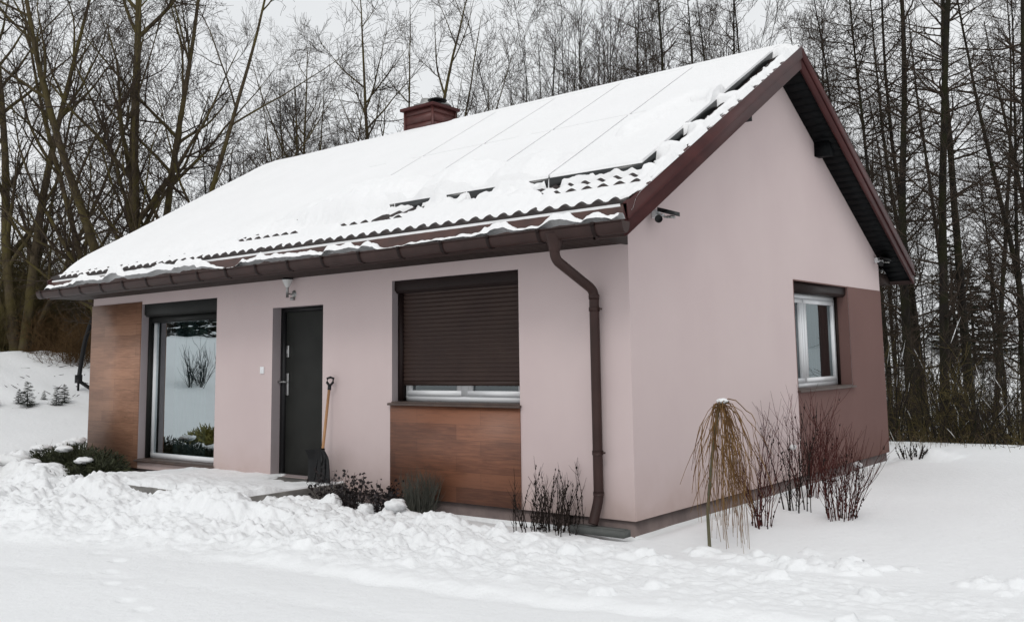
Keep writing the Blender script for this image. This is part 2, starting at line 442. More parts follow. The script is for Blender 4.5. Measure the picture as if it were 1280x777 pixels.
# ---- soffits
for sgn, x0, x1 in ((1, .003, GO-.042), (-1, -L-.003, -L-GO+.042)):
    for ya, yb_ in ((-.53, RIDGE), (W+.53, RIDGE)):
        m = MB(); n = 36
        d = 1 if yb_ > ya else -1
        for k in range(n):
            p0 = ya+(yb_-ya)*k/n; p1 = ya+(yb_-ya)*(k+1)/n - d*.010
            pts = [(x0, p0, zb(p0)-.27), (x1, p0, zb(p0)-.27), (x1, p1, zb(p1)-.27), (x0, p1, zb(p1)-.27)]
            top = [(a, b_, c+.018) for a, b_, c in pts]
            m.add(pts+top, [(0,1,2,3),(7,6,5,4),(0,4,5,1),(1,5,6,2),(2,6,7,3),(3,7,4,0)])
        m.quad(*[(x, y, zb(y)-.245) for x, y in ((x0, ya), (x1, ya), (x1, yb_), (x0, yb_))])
        m.build('soffit', M['soffit_shaded'], house)
for ys, yw in ((-.53, -.002), (W+.53, W+.002)):
    m = MB(); n = 6
    for k in range(n):
        p0 = ys+(yw-ys)*k/n; p1 = ys+(yw-ys)*(k+.88)/n
        m.box(-L-GO+.05, -.02, min(p0, p1), max(p0, p1), 2.596, 2.612)
    m.box(-L-GO+.05, -.02, min(ys, yw), max(ys, yw), 2.6121, 2.63)
    s = 1 if yw > ys else -1
    m.box(-.02, .002, min(ys-.02*s, yw), max(ys-.02*s, yw), 2.585, 2.76)          # end plate
    m.build('soffit', M['soffit'], house)
    f = MB(); f.box(-L-GO+.05, .33, min(ys-.02*s, ys), max(ys-.02*s, ys), 2.585, 2.77)
    f.build('fascia', M['brown'], house)
ap = MB()
ap.add([(-L-GO+.03,-.508,2.905),(.3305,-.508,2.905),(.3305,-.585,2.69),(-L-GO+.03,-.585,2.69)], [(0,1,2,3)])
ap.build('eave_flashing', M['apron'], house)
# ---- gutter with hoops
GY, GZ = -.652, 2.705
def gut(ext, n=14): return [(GY + (.066+ext)*math.cos(math.pi+math.pi*k/n), GZ - (.108+ext)*math.sin(math.pi*k/n)) for k in range(n+1)]
def gutter_shell(mb, x0, x1, e0, e1):
    A, B = gut(e1), gut(e0); prof = A + B[::-1]
    mb.prism(prof, [lambda a, b, x=x: (x, a, b) for x in (x0, x1)])
gm = MB()
A, B = gut(.0), gut(-.003)
prof = A+B[::-1]; k = len(prof); vv = []
for x in (-L-GO-.06, GO+.03): vv += [(x, a, b) for a, b in prof]
gm.add(vv, [(i, (i+1) % k, k+(i+1) % k, k+i) for i in range(k)])
for x in (-L-GO-.06, GO+.03):
    c = gut(-.0015); gm.add([(x, a, b) for a, b in c]+[(x, GY, GZ)], None, [(i, i+1, len(c)) for i in range(len(c)-1)])
gm.tube([(-L-GO-.06, GY-.066, GZ), (GO+.03, GY-.066, GZ)], .009, 8)
gutter = gm.build('gutter', M['brown'], house)
for k in range(18):
    x = GO-.28-.625*k
    h = MB(); P = gut(.008)
    for i in range(len(P)-1):
        (a, b), (c, d) = P[i], P[i+1]
        h.add([(x-.02,a,b),(x+.02,a,b),(x+.02,c,d),(x-.02,c,d)], [(0,1,2,3)])
    h.box(x-.02, x+.02, GY-.084, GY-.066, GZ-.02, GZ+.012)
    h.build('bracket', M['hoop'], gutter)
# ---- downpipe
def bend(pts, r, n=6):
    out = [Vector(pts[0])]
    for i in range(1, len(pts)-1):
        p, a, b = Vector(pts[i]), Vector(pts[i-1]), Vector(pts[i+1])
        d1 = (a-p).normalized(); d2 = (b-p).normalized(); s, e = p+d1*r, p+d2*r
        for k in range(n+1):
            t = k/n; out.append(s*(1-t)**2 + p*2*t*(1-t) + e*t*t)
    out.append(Vector(pts[-1])); return [tuple(v) for v in out]
dpm = MB()
dpm.tube(bend([(-.39,GY,2.56),(-.39,GY,2.43),(-.35,-.085,2.16),(-.35,-.085,.19),(-.365,-.17,-.03)], .075), .048, 12)
dpm.tube([(-.39,GY,2.665),(-.39,GY,2.62),(-.39,GY,2.53),(-.39,GY,2.50)], [.085,.078,.054,.053], 14)
dpipe = dpm.build('downpipe', M['brown'], house, smooth=True)
m = dpipe.modifiers.new('edges', 'EDGE_SPLIT'); m.split_angle = rad(40)
for z in (1.98, .62):
    c = MB(); c.tube([(-.35,-.085,z-.02),(-.35,-.085,z+.02)], .054, 12); c.box(-.36,-.34,-.04,.0,z-.01,z+.01); c.box(-.29,-.27,-.1,-.07,z-.008,z+.008); c.build('collar', M['brown'], dpipe)
c = MB(); c.tube([(-.35,-.085,2.075),(-.35,-.085,2.12)], .053, 12); c.tube([(-.35,-.085,.225),(-.35,-.085,.26)], .053, 12); c.build('collar', M['brown'], dpipe)

# ---- windows
def frame_y(mb, x0, x1, z0, z1, y0, y1, w):
    mb.box(x0, x1, y0, y1, z0, z0+w); mb.box(x0, x1, y0, y1, z1-w, z1); mb.box(x0, x0+w, y0, y1, z0+w, z1-w); mb.box(x1-w, x1, y0, y1, z0+w, z1-w)
def sill(x0, x1, z, parent):
    s = MB(); s.add([(x0-.03,-.05,z-.028),(x1+.03,-.05,z-.028),(x1+.03,-.0145,z-.028),(x0-.03,-.0145,z-.028),(x0-.03,-.05,z-.004),(x1+.03,-.05,z-.004),(x1+.03,-.0145,z+.001),(x0-.03,-.0145,z+.001)],
                    [(3,2,1,0),(4,5,6,7),(0,1,5,4),(1,2,6,5),(2,3,7,6),(3,0,4,7)])
    s.box(x0+.001, x1-.001, -.0144, .2, z-.02, z+.012); return s.build('sill', M['sill'], parent, bevel=.003)
def shutter_box(x0, x1, z0, z1, parent, mt):
    s = MB(); c = .035
    prof = [(.035, z0+c), (.035+c, z0), (.215, z0), (.215, z1-.002), (.035, z1-.002)]
    s.prism(prof, [lambda a, b, x=x: (x, a, b) for x in (x0+.003, x1-.003)])
    return s.build('shutter_box', mt, parent, bevel=.004)
def pane(x0, x1, z0, z1, y, parent, mt):
    p = MB(); p.quad((x0,y,z0),(x1,y,z0),(x1,y,z1),(x0,y,z1)); return p.build('pane', mt, parent)
# tall terrace window
x0, x1, z0, z1 = WIN1
w1 = empty('window', (0,0,0), 'tall floor-length window beside the pale wood panel'); w1.parent = house
shutter_box(x0, x1, 2.25, z1, w1, M['shutter_green']); sill(x0, x1, z0, w1)
g = MB(); g.box(x0+.002, x0+.055, .11, .17, z0+.013, 2.249); g.box(x1-.055, x1-.002, .11, .17, z0+.013, 2.249); g.box(x0+.056, x1-.056, .12, .20, 2.155, 2.249); g.build('guide_rail', M['shutter_green'], w1)
f = MB(); frame_y(f, x0+.03, x1-.03, z0+.014, 2.249, .171, .235, .07); f.build('frame', M['pvc'], w1)
pane(x0+.10, x1-.10, z0+.084, 2.18, .20, w1, M['glass'])
# shuttered window
x0, x1, z0, z1 = WIN2
w2 = empty('window', (0,0,0), 'window with its brown roller shutter almost closed'); w2.parent = house
shutter_box(x0, x1, 2.30, z1, w2, M['shutter_box']); sill(x0, x1, z0-.006, w2)
g = MB(); g.box(x0+.002, x0+.06, .09, .17, z0+.013, 2.299); g.box(x1-.06, x1-.002, .09, .17, z0+.013, 2.299); g.build('guide_rail', M['shutter_box'], w2)
xm = (x0+x1)/2+.03
f = MB(); frame_y(f, x0+.03, x1-.03, z0+.008, 2.299, .171, .235, .06); f.box(xm-.05, xm+.05, .165, .22, z0+.068, 2.24)
frame_y(f, x0+.091, xm-.051, z0+.069, 2.238, .160, .22, .06); frame_y(f, xm+.051, x1-.091, z0+.069, 2.238, .160, .22, .06); f.build('frame', M['pvc'], w2)
for s0, s1 in ((x0+.15, xm-.11), (xm+.11, x1-.15)): pane(s0, s1, z0+.128, 2.18, .19, w2, M['glass_dark'])
pitch = .0475; zs = []; ysl = []
z = 1.285
while z < 2.31:
    for k in range(8):
        t = k/8; zs.append(z+t*pitch); ysl.append(.135 - .0085*math.sin(math.pi*min(1, t/.82)) if t < .82 else .139)
    z += pitch
s = MB(); nz = len(zs)
s.add([(xx, y, z) for xx in (x0+.05, x1-.05) for y, z in zip(ysl, zs)], grid_quads(2, nz)); s.box(x0+.061, x1-.061, .122, .142, 1.235, 1.2849)
s.build('roller_shutter', M['shutter'], w2)
# gable window (in the plane x = const)
y0, y1, z0, z1 = WING
w3 = empty('window', (0,0,0), 'white framed window in the gable wall'); w3.parent = house
def frame_x(mb, y0, y1, z0, z1, x0, x1, w):
    mb.box(x0, x1, y0, y1, z0, z0+w); mb.box(x0, x1, y0, y1, z1-w, z1); mb.box(x0, x1, y0, y0+w, z0+w, z1-w); mb.box(x0, x1, y1-w, y1, z0+w, z1-w)
s = MB(); s.prism([(-.03, 2.355), (-.065, 2.32), (-.26, 2.32), (-.26, z1-.002), (-.03, z1-.002)], [lambda a, b, y=y: (a, y, b) for y in (y0+.003, y1-.003)]); s.build('shutter_box', M['shutter_box'], w3)
s = MB(); s.box(.007, .05, y0-.03, y1+.03, z0-.028, z0-.001); s.box(-.22, .0068, y0+.001, y1-.001, z0-.02, z0+.012); s.build('sill', M['sill'], w3, bevel=.003)
f = MB(); frame_x(f, y0+.02, y1-.02, z0+.013, 2.319, -.265, -.20, .06); ym = 4.62
f.box(-.26, -.193, ym-.045, ym+.045, z0+.073, 2.259); frame_x(f, y0+.081, ym-.046, z0+.074, 2.258, -.255, -.187, .06); frame_x(f, ym+.046, y1-.081, z0+.074, 2.258, -.255, -.187, .06); f.build('frame', M['pvc'], w3)
for s0, s1 in ((y0+.14, ym-.1), (ym+.1, y1-.14)):
    p = MB(); p.quad((-.225,s0,z0+.13),(-.225,s1,z0+.13),(-.225,s1,2.2),(-.225,s0,2.2)); p.build('pane', M['glass_dark'], w3)
g = MB(); g.box(-.199, -.16, y1-.03, y1-.002, z0+.013, 2.319); g.box(-.199, -.16, y0+.002, y0+.03, z0+.013, 2.319); g.build('guide_rail', M['shutter_box'], w3)
# ---- door
dr = MB(); dr.box(-5.455, -4.545, .165, .215, .098, 2.18); door = dr.build('door', M['door'], house, bevel=.004)
f = MB(); f.box(-5.528, -5.456, .13, .218, .097, 2.233); f.box(-4.544, -4.512, .13, .218, .097, 2.233); f.box(-5.455, -4.545, .13, .218, 2.182, 2.233); f.build('door_frame', M['black'], door)
f = MB(); f.box(-5.44, -5.385, .150, .1649, 1.59, 1.745); f.box(-5.425, -5.40, .142, .151, 1.64, 1.69); f.build('lock_plate', M['steel'], door, bevel=.004)
f = MB(); f.box(-5.44, -5.385, .150, .1649, 1.10, 1.385); f.tube([(-5.412,.15,1.275),(-5.412,.10,1.275)], .011, 8); f.tube([(-5.412,.10,1.275),(-5.53,.095,1.275)], .010, 8); f.tube([(-5.412,.10,1.275),(-5.36,.10,1.275)], .012, 8); f.build('handle', M['steel'], door, bevel=.002)
f = MB(); f.box(-5.45, -4.55, .215, .24, .02, 2.2); f.build('door_lining', M['black'], door)
# ---- lamp, bell, floodlights, beam end
lx, ly = -5.09, -.105
lp = MB(); lp.tube([(lx,ly,2.345),(lx,ly,2.49)], .017, 12); lp.tube([(lx,ly,2.40),(lx,-.02,2.385)], .010, 8)
lp.lathe([(.0,-.0),(.048,.0),(.05,-.012),(.04,-.024),(.0,-.028)], (lx,-.002,2.395), 'y')
lp.box(lx-.02, lx+.02, -.045, -.001, 2.315, 2.35)
lamp = lp.build('wall_lamp', M['zinc'], house, smooth=False)
s = MB(); s.lathe([(.022,2.475),(.028,2.485),(.052,2.53),(.072,2.575)], (lx,ly,0)); s.build('lamp_shade', M['opal'], lamp, smooth=True)
s = MB(); s.lathe([(.0,2.60),(.055,2.598),(.075,2.582),(.075,2.572),(.0,2.572)], (lx,ly,0)); s.build('lamp_cap', M['black'], lamp)
b_ = MB(); b_.box(-5.765, -5.69, -.018, .0, 1.385, 1.475); bell = b_.build('doorbell', M['pvc'], house, bevel=.004)  # doorbell plate on the wall left of the door
b_ = MB(); b_.box(-5.745, -5.71, -.024, -.0181, 1.41, 1.45); b_.build('button', M['pvc'], bell, bevel=.003)
def floodlight(y, z, s):
    m = MB(); m.box(.002, .05, y-.05, y+.05, z-.03, z+.05); m.tube([(.05,y,z),(.12,y-.02*s,z-.01)], .014, 8)
    f = m.build('floodlight', M['pvc'], house, bevel=.004)
    m = MB(); c = Vector((.15, y+.05, z+.05))
    m.prism([(-.085,-.03),(.085,-.03),(.085,.012),(-.085,.012)], [lambda a, b, k=k: (.09+k*.15, y+a*(1 if k == 0 else 1.15), z+.055+b-.05*k) for k in (0, 1)])
    m.build('lamp_head', M['black'], f)
    m = MB(); m.tube([(.06,y-.05,z-.05),(.10,y-.09,z-.055),(.13,y-.13,z-.06)], [.016,.02,.04], 12); m.tube([(.04,y,z-.03),(.06,y-.05,z-.05)], .012, 8); m.build('sensor', M['black'], f)
    m = MB()
    for k in range(3): m.box(.10+.035*k, .118+.035*k, y+.02, y+.10, z-.03-.004*k, z-.012)
    m.build('bracket', M['zinc'], f)
floodlight(.50, 2.92, 1); floodlight(7.12, 2.93, 1)
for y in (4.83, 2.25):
    b_ = MB(); b_.box(.002, .22, y, y+.16, 4.22, 4.42); b_.build('beam_end', M['soffit_shaded'], house)
# ---- chimney
ch = MB(); cx0, cx1, cy0, cy1 = -6.96, -6.28, 3.74, 4.30; z = 5.0
while z < 5.84:
    z2 = min(z+.155, 5.86)
    ch.add([(cx0-.006,cy0-.006,z),(cx1+.006,cy0-.006,z),(cx1+.006,cy1+.006,z),(cx0-.006,cy1+.006,z),(cx0+.006,cy0+.006,z2),(cx1-.006,cy0+.006,z2),(cx1-.006,cy1-.006,z2),(cx0+.006,cy1-.006,z2)],
           [(0,1,5,4),(1,2,6,5),(2,3,7,6),(3,0,4,7),(4,5,6,7),(3,2,1,0)]); z = z2
for px, py in ((cx0, cy0), (cx1, cy0), (cx1, cy1), (cx0, cy1)): ch.box(px-.016, px+.016, py-.016, py+.016, 5.0, 5.861)
chim = ch.build('chimney', M['chimney'], house)
c = MB(); c.box(cx0-.065, cx1+.065, cy0-.065, cy1+.065, 5.862, 5.915); c.build('chimney_cap', M['barge'], chim, bevel=.006)
c = MB(); c.box(cx0+.12, cx0+.42, cy0+.10, cy1-.12, 5.916, 6.00); c.lathe([(.0,.12),(.10,.11),(.13,.0)], (cx0+.27,cy0+.27,5.99)); c.build('flue', M['zinc'], chim)
c = MB(); c.tube([(cx1-.13,cy0+.25,5.916),(cx1-.13,cy0+.25,6.0)], .07, 14); c.lathe([(.0,.09),(.06,.085),(.17,.04),(.17,.03),(.0,.035)], (cx1-.13,cy0+.25,5.99)); c.build('cowl', M['black'], chim)
c = MB(); c.tube([(cx1-.20,cy1-.12,5.916),(cx1-.20,cy1-.12,5.97)], .09, 14); c.lathe([(.0,.06),(.12,.05),(.17,.0),(.0,.005)], (cx1-.20,cy1-.12,5.975)); c.build('vent', M['zinc'], chim)

# ---- solar panels
PX = [-5.69+1.162*k for k in range(6)]; PY = [.12, 1.755, 3.38]
PLIFT = .125
for i in range(5):
    for j in range(2):
        m = MB(); g = .008
        xa, xb, ya, yb_ = PX[i]+g, PX[i+1]-g, PY[j]+g, PY[j+1]-g
        v = [(x, y, float(zt_np(y))+d) for d in (PLIFT-.10, PLIFT) for x, y in ((xa,ya),(xb,ya),(xb,yb_),(xa,yb_))]  # black frame sides deepened to stand in for the shaded gap beneath
        m.add(v, [(3,2,1,0),(4,5,6,7),(0,1,5,4),(1,2,6,5),(2,3,7,6),(3,0,4,7)])
        o = m.build('solar_panel', M['frame_black'], house)
# ================================================================== SNOW ON THE ROOF
def roof_snow():
    eps = .0012
    xs = list(np.arange(-L-GO-.03, GO+.016, .026))
    for x in PX: xs += [x-.0132, x-.0120, x+.0120, x+.0132]
    xs = np.array(sorted(set(np.round(xs, 5))))
    ys = [Y0+.003, Y0+.006]
    n = int((RIDGE-Y0)/ROW)+1
    for j in range(n):
        y = Y0+j*ROW
        for f in (0., .03, .06, .12, .2, .3, .4, .5, .6, .7, .8, .9, .96, .985): ys.append(y+f*ROW+(.001 if f == 0 else 0))
        ys.append(y+ROW-.0012)
    for y in PY: ys += [y-.0245, y-.0230, y-.0145, y-.0130, y-.0085, y-.0070, y+.0070, y+.0085, y+.0130, y+.0145, y+.0230, y+.0245, y-.02, y+.02, y-.035]
    ys = [y for y in ys if y < RIDGE-.01]
    ys += list(np.linspace(RIDGE, W-Y0-.02, 60))
    ys = np.array(sorted(set(np.round(ys, 5))))
    X, Y = np.meshgrid(xs, ys, indexing='ij')
    row = np.floor((Y-Y0)/ROW); F = np.clip((Y-Y0)/ROW-row, 0, 1)
    th = tile_h(X, F)
    n1 = fbm(X*2.1, Y*2.1, 4); n2 = fbm(X*7+31, Y*7, 3); n3 = fbm(X*1.0+50, Y*.9+8, 3); n4 = perlin(X*18, Y*18+4)
    # thin snow on the visible tile rows
    w = th-STEP*(1-F)
    lim = .012+.03*(n2+.2).clip(0, 1)+.012*n4.clip(0, 1)                # how far it has slid back from the row edge (m)
    dist = (F*ROW)
    tm = sstep(lim, lim+.022, dist)
    thin = STEP*(1-F)*.9 + .45*w + .004 + .022*np.clip(row, 0, 2)*(.4+1.2*n1+.6*n2).clip(0, 1) + .016*(1+n1) + .012*n2 + (.022+.05*(row > .5)*(.3+1.5*n1).clip(0, 1))*sstep(.72, 1.0, F)*(.55+.8*n2)
    fill = sstep(.45, .97, F)*(STEP*1.0+AMP*(.30+.35*np.clip(row, 0, 1)*(.4+1.6*n1+n2).clip(0, 1)+.12*n2))
    n5 = fbm(X*.85+13, row*3.7+.4, 3)
    fill = fill + sstep(.5, .97, F)*.055*sstep(-.02, .16, n5+.25*n2)*(row >= 0)
    thin = np.maximum(np.maximum(thin, fill), th+.006)
    thin = th-.02 + (thin-th+.02)*tm
    # lower, fluffier right-hand rows
    fluff = .035*(1-.9*sstep(-1.35, -1.1, X)*sstep(-.30, -.16, Y))*sstep(-3.2, -.6, X)*sstep(-.22, -.1, Y)*(1+1.1*n2+.8*n1)
    fluff2 = .030*sstep(-5.7, -4.5, X)*sstep(.0, .12, Y)
    thin = thin + (fluff.clip(0, 1)+fluff2)*np.where(tm > .3, 1, 0)*(.35+.65*tm)
    # thick blanket: starts close to the eave on the left, climbs towards the right
    yF = np.interp(X, [-10.7, -8.5, -7.0, -6.2, -5.6, -5.2, -4.9, -3.9, -3.6, -3.35, -3.1, -2.6, -2.2, -1.7, -1.3, -1.15, -1.0, .4],
                      [-.42, -.36, -.24, -.12, .06, .10, .04, -.06, .0, .20, .22, .07, .26, .08, .10, .32, .34, .34])
    yF = yF + .035*n1 + .03*n2
    e = (Y-yF)
    rim = np.sqrt(np.clip(e/.22, 0, 1)*(2-np.clip(e/.22, 0, 1)))         # rounded front
    left = 1-sstep(-6.0, -5.55, X)
    thickL = (.055+.075*sstep(-.3, .5, Y-(yF))+.012*n3)*rim
    base = thickL
    # panel field
    pan = PLIFT+.032 + .005*n3
    onp = (X > PX[0]) & (X < PX[-1]-.012) & (Y > PY[0]+.0135) & (Y < PY[-1])
    # roll of slid snow along the lower edge of the panels
    roll_h = np.interp(X, [-6.1, -5.4, -4.8, -4.1, -3.6, -3.25, -3.12, -2.9, -2.5, -2.15, -2.05, -1.8, -1.4, -1.15, -1.04, -.95],
                          [.0, .12, .18, .22, .20, .17, .08, .19, .21, .15, .07, .17, .19, .13, .02, .0])
    yc = np.interp(X, [-6.2, -5, -3.4, -3.0, -1.2], [.32, .30, .36, .34, .42])
    hw = np.interp(X, [-6.2, -5, -4.2, -3.3, -2.2, -1.2], [.4, .46, .50, .40, .46, .38])
    t = np.clip(np.abs(Y-yc-.03*n1)/hw, 0, 1)
    roll = (roll_h*(1.45+.30*n1+.16*n2))*(1-t**2.4)**.6*np.where(roll_h > 0, 1, 0) + .03*rim
    # blanket where there are no panels (left of them) and under the ridge
    off = np.where(e > 0, np.maximum(base*(left+.0), thin*(1-0)), thin)
    off = np.where((e > 0) & (X < -5.55), np.maximum(th*.0+thickL+.03*rim, thin*(1-rim)), off)
    off = np.maximum(off, np.where((roll > .02) & (e > 0), roll*np.clip(rim*1.15, 0, 1)+.02, -1))
    panel_top = np.where(onp, pan, -1)
    gx = np.zeros_like(X, bool)
    for x in PX[1:-1]: gx |= np.abs(X-x) < .0126
    gy = np.abs(Y-PY[1]) < .0237
    gvis = sstep(-.1, .12, perlin(X*1.3+9, Y*1.3)+.25)                   # the cross joint is partly filled
    groove = (gx | (gy & (gvis > .2)))
    # slid log on the right-hand panels
    LP = np.array([(-.66, 1.10), (-.58, 1.36), (-.44, 1.64), (-.22, 1.88), (.02, 1.88), (.13, 1.74)])
    dmin = np.full(X.shape, 9.)
    for a, b in zip(LP[:-1], LP[1:]):
        d = b-a; tt = np.clip(((X-a[0])*d[0]+(Y-a[1])*d[1])/(d@d), 0, 1)
        dmin = np.minimum(dmin, np.hypot(X-a[0]-tt*d[0], Y-a[1]-tt*d[1]))
    lr = .12+.03*n2
    log = np.where(dmin < lr, .11*np.sqrt(np.clip(1-(dmin/lr)**2, 0, 1)), 0)
    top = panel_top + log
    top = np.where(onp & groove & (log < .02), PLIFT-.012, top)
    # bare frame strip along the exposed bottom and right-hand edges of the array
    off = np.where(onp, np.maximum(top, np.where(roll > .05, roll+.02, -1)), off)
    # left edge of the array fades into the blanket
    fade = sstep(PX[0]-.5, PX[0]-.02, X)*(X < PX[0])*(Y > .6)
    off = np.where((X < PX[0]) & (Y > yF), off*(1-fade)+fade*np.maximum(PLIFT+.028+.004*n3, np.where(roll > .05, roll, 0)), off)
    # above the panels: ridge band
    above = (Y >= PY[-1]) & (X > PX[0]) & (X < PX[-1]-.012)
    off = np.where(above, PLIFT+.045, off)
    # verge strip on the right
    gap = PX[-1]-.012 + .035+.03*n1+.035*n2.clip(-.3, 1) + np.interp(Y, [.2, .5, .75, 1.0, 1.6, 2.0, 2.3, 3.2, 3.4, 3.6], [.0, .0, .0, .0, .02, .03, .03, .03, .0, -.1])
    covered = (np.abs(Y-.45-.05*n1) < .07) | (np.abs(Y-1.0) < .04+.06*n1) | ((Y > 1.75) & (Y < 1.86)) | (Y > 3.34)
    vx = X-(PX[-1]-.012)
    inv = (vx > 0)
    vt = np.clip((X-gap)/(.16+.08*n1), 0, 1); vr = np.clip((GO+.0+.05*n2+.04*n1+.03*n4-X)/.06, 0, 1)
    strip = (.055+.035*n1+.025*n2)*np.sqrt(vt*(2-vt))*np.sqrt(vr*(2-vr))+.012+.058*sstep(GO-.13, GO-.08, X)
    strip = np.where((vt > .25) & (vr > 0), np.maximum(strip, th+.012), strip)
    strip = np.where((vt <= 0) & ~covered, -.03, np.where(vr <= 0, .044, np.where(covered & (vt < 1), PLIFT+.03+.03*n2, strip)))
    up = sstep(-.02, .12, Y)
    vb = -.05+(.125+.05*n1)*sstep(-.52, -.34, Y+.1*n2)
    bx = sstep(GO-.13, GO-.08, X)
    off = np.where(inv, np.where(Y > PY[0]-.02, strip, np.where(vr > 0, np.where(bx > .5, np.maximum(vb, np.where(vb > .05, off, -1)), off+.02*up), np.minimum(vb, .044))), off)
    # bare strip below the lowest panel edge on the right
    bare = (X > -1.04) & (X < PX[-1]+.03) & (Y < PY[0]+.002) & (Y > PY[0]-.22-.05*n2-.03*n1)
    off = np.where(bare & (roll < .05), np.minimum(off, th-.006+.016*(Y < PY[0]-.07+.04*n2)*(1+n1)), off)
    # dark pockets below the roll
    for px, py, rx, ry in ((-3.15, .0, .30, .10), (-2.1, .08, .10, .07), (-1.0, .08, .13, .08)):
        hole = sstep(1.25, .80, ((X-px)/rx)**2+((Y-py-.25*(X-px))/ry)**2-.5*n2-.5*n4)*sstep(PY[0]+.02, PY[0]-.0, Y)
        off = off*(1-hole)-.02*hole
    # left verge: softly rounded
    vl = np.clip((X-(-L-GO+.0-.02*n2))/.12, 0, 1)
    off = np.where(X < -L-GO+.14, off*np.sqrt(vl*(2-vl))-.03*(vl <= 0), off)
    # back slope and ridge
    back = Y > RIDGE
    off = np.where(back, (.11+.02*n3)*np.sqrt(np.clip((GO+.015-X)/.06, 0, 1))*np.sqrt(np.clip((W-Y0-.02-Y)/.08, 0, 1)), off)
    rd = np.exp(-((Y-RIDGE)/.16)**2)
    off = off-.035*rd*(off > .05)
    off[0, :] = -.06; off[-1, :] = np.minimum(vb[-1], .044); off[:, 0] = -.055+.05*fbm(X[:, 0]*1.7, X[:, 0]*0+4.4, 4); off[:, -1] = -.06
    Z = zt_np(Y)+off
    v = np.stack([X, Y, Z], -1).reshape(-1, 3)
    me = mesh_from('roof_snow', v, grid_quads(len(xs), len(ys)), smooth=True)
    o = link('roof_snow', me, M['roof_snow'])
    m = o.modifiers.new('edges', 'EDGE_SPLIT'); m.split_angle = rad(62)
    tag(o, 'thick blanket of white snow lying over the tiles and panels of the roof', 'snow', None, 'stuff')
roof_snow()

def gutter_snow():
    xs = np.arange(-L-GO-.02, GO, .018); ys = np.linspace(GY-.058, -.592, 12)
    X, Y = np.meshgrid(xs, ys, indexing='ij')
    n1 = fbm(X*1.1+4, Y*1.1, 4); n2 = fbm(X*6, Y*6+3, 3); u = (Y-ys[0])/(ys[-1]-ys[0])
    h = .004+.032*(1+1.2*n1)+.024*n2
    a = np.interp(X, [-10.7, -9.6, -9.2, -6.8, -6.3, -5.6, -5.0, -4.4, -3.7, -2.6, -2.3, -1.0, -.55, -.38, -.2, -.05, .35], [-.02, -.02, .045, .05, .0, -.01, .04, .055, .045, .01, .03, .015, .02, .115, .10, .02, .012])
    a = a + .10*sstep(-5.4, -6.2, X)*sstep(-10.2, -9.6, X)*(1+.8*n1) + .04*sstep(.25, .1, np.abs(X+4.6)/4) + .075*sstep(.0, .28, fbm(X*.75+40, X*0+2, 3)+.12*n2)
    Z = GZ-.01 + np.maximum(h+a, -.02)*(.35+.65*np.sin(np.pi*np.clip(u*.9+.1, 0, 1)))
    o = link('gutter_snow', mesh_from('gutter_snow', np.stack([X, Y, Z], -1).reshape(-1, 3), grid_quads(len(xs), len(ys)), smooth=True), M['roof_snow'])
    tag(o, 'ragged line of snow lying in the brown eave gutter', 'snow', None, 'stuff')
gutter_snow()

# ================================================================== GROUND
def clods(X, Y, H, items):
    """rounded lumps of thrown snow, laid on top of the running height"""
    x0 = X[:, 0]; y0 = Y[0]
    for cx, cy, r, h, an, asp, seed in items:
        i0, i1 = np.searchsorted(x0, (cx-r*1.5, cx+r*1.5)); j0, j1 = np.searchsorted(y0, (cy-r*1.5, cy+r*1.5))
        if i1-i0 < 2 or j1-j0 < 2: continue
        sx = X[i0:i1, j0:j1]-cx; sy = Y[i0:i1, j0:j1]-cy
        c, s = math.cos(an), math.sin(an)
        u = (sx*c+sy*s)/r; v = (-sx*s+sy*c)/(r*asp)
        d = np.sqrt(u*u+v*v)*(1+.38*perlin((sx+seed)/r*1.7, sy/r*1.7+seed)+.2*perlin((sx+seed)/r*4.3, sy/r*4.3))
        b = np.clip(1-d*d, 0, 1) if r > .2 else np.sqrt(np.clip(1-d*d, 0, 1))
        if r < .2 and int(seed) % 5 < 3:      # broken angular chunks with a tilted top
            d = np.maximum(np.abs(u), np.abs(v))*.75+.35*np.abs(u+v)*.7; d = d*(1+.25*perlin((sx+seed)/r*2.1, sy/r*2.1+seed))
            b = np.clip((1-d)*3.2, 0, 1)*(.75+.35*u)
        g = H[i0:i1, j0:j1]; i, j = (i1-i0)//2, (j1-j0)//2
        g[:] = np.where(b > 0, np.maximum(g, g[i, j]*.5+g*.5+h*b), g)
def ground_macro(X, Y):
    west = np.interp(X, [-400, -120, -60, -26, -23, -20.8, -17.8, -14.5, -12, -10], [9.5, 6.2, 3.6, 2.1, 2.02, 1.62, .86, .36, .0, -.0])
    drop = -1.5*sstep(10.0, 17.5, Y)*sstep(-16, -9, X) + 3.6*sstep(28, 75, Y)
    return -.115 + west + drop - .25*sstep(-6, -40, Y)*(X > -14)
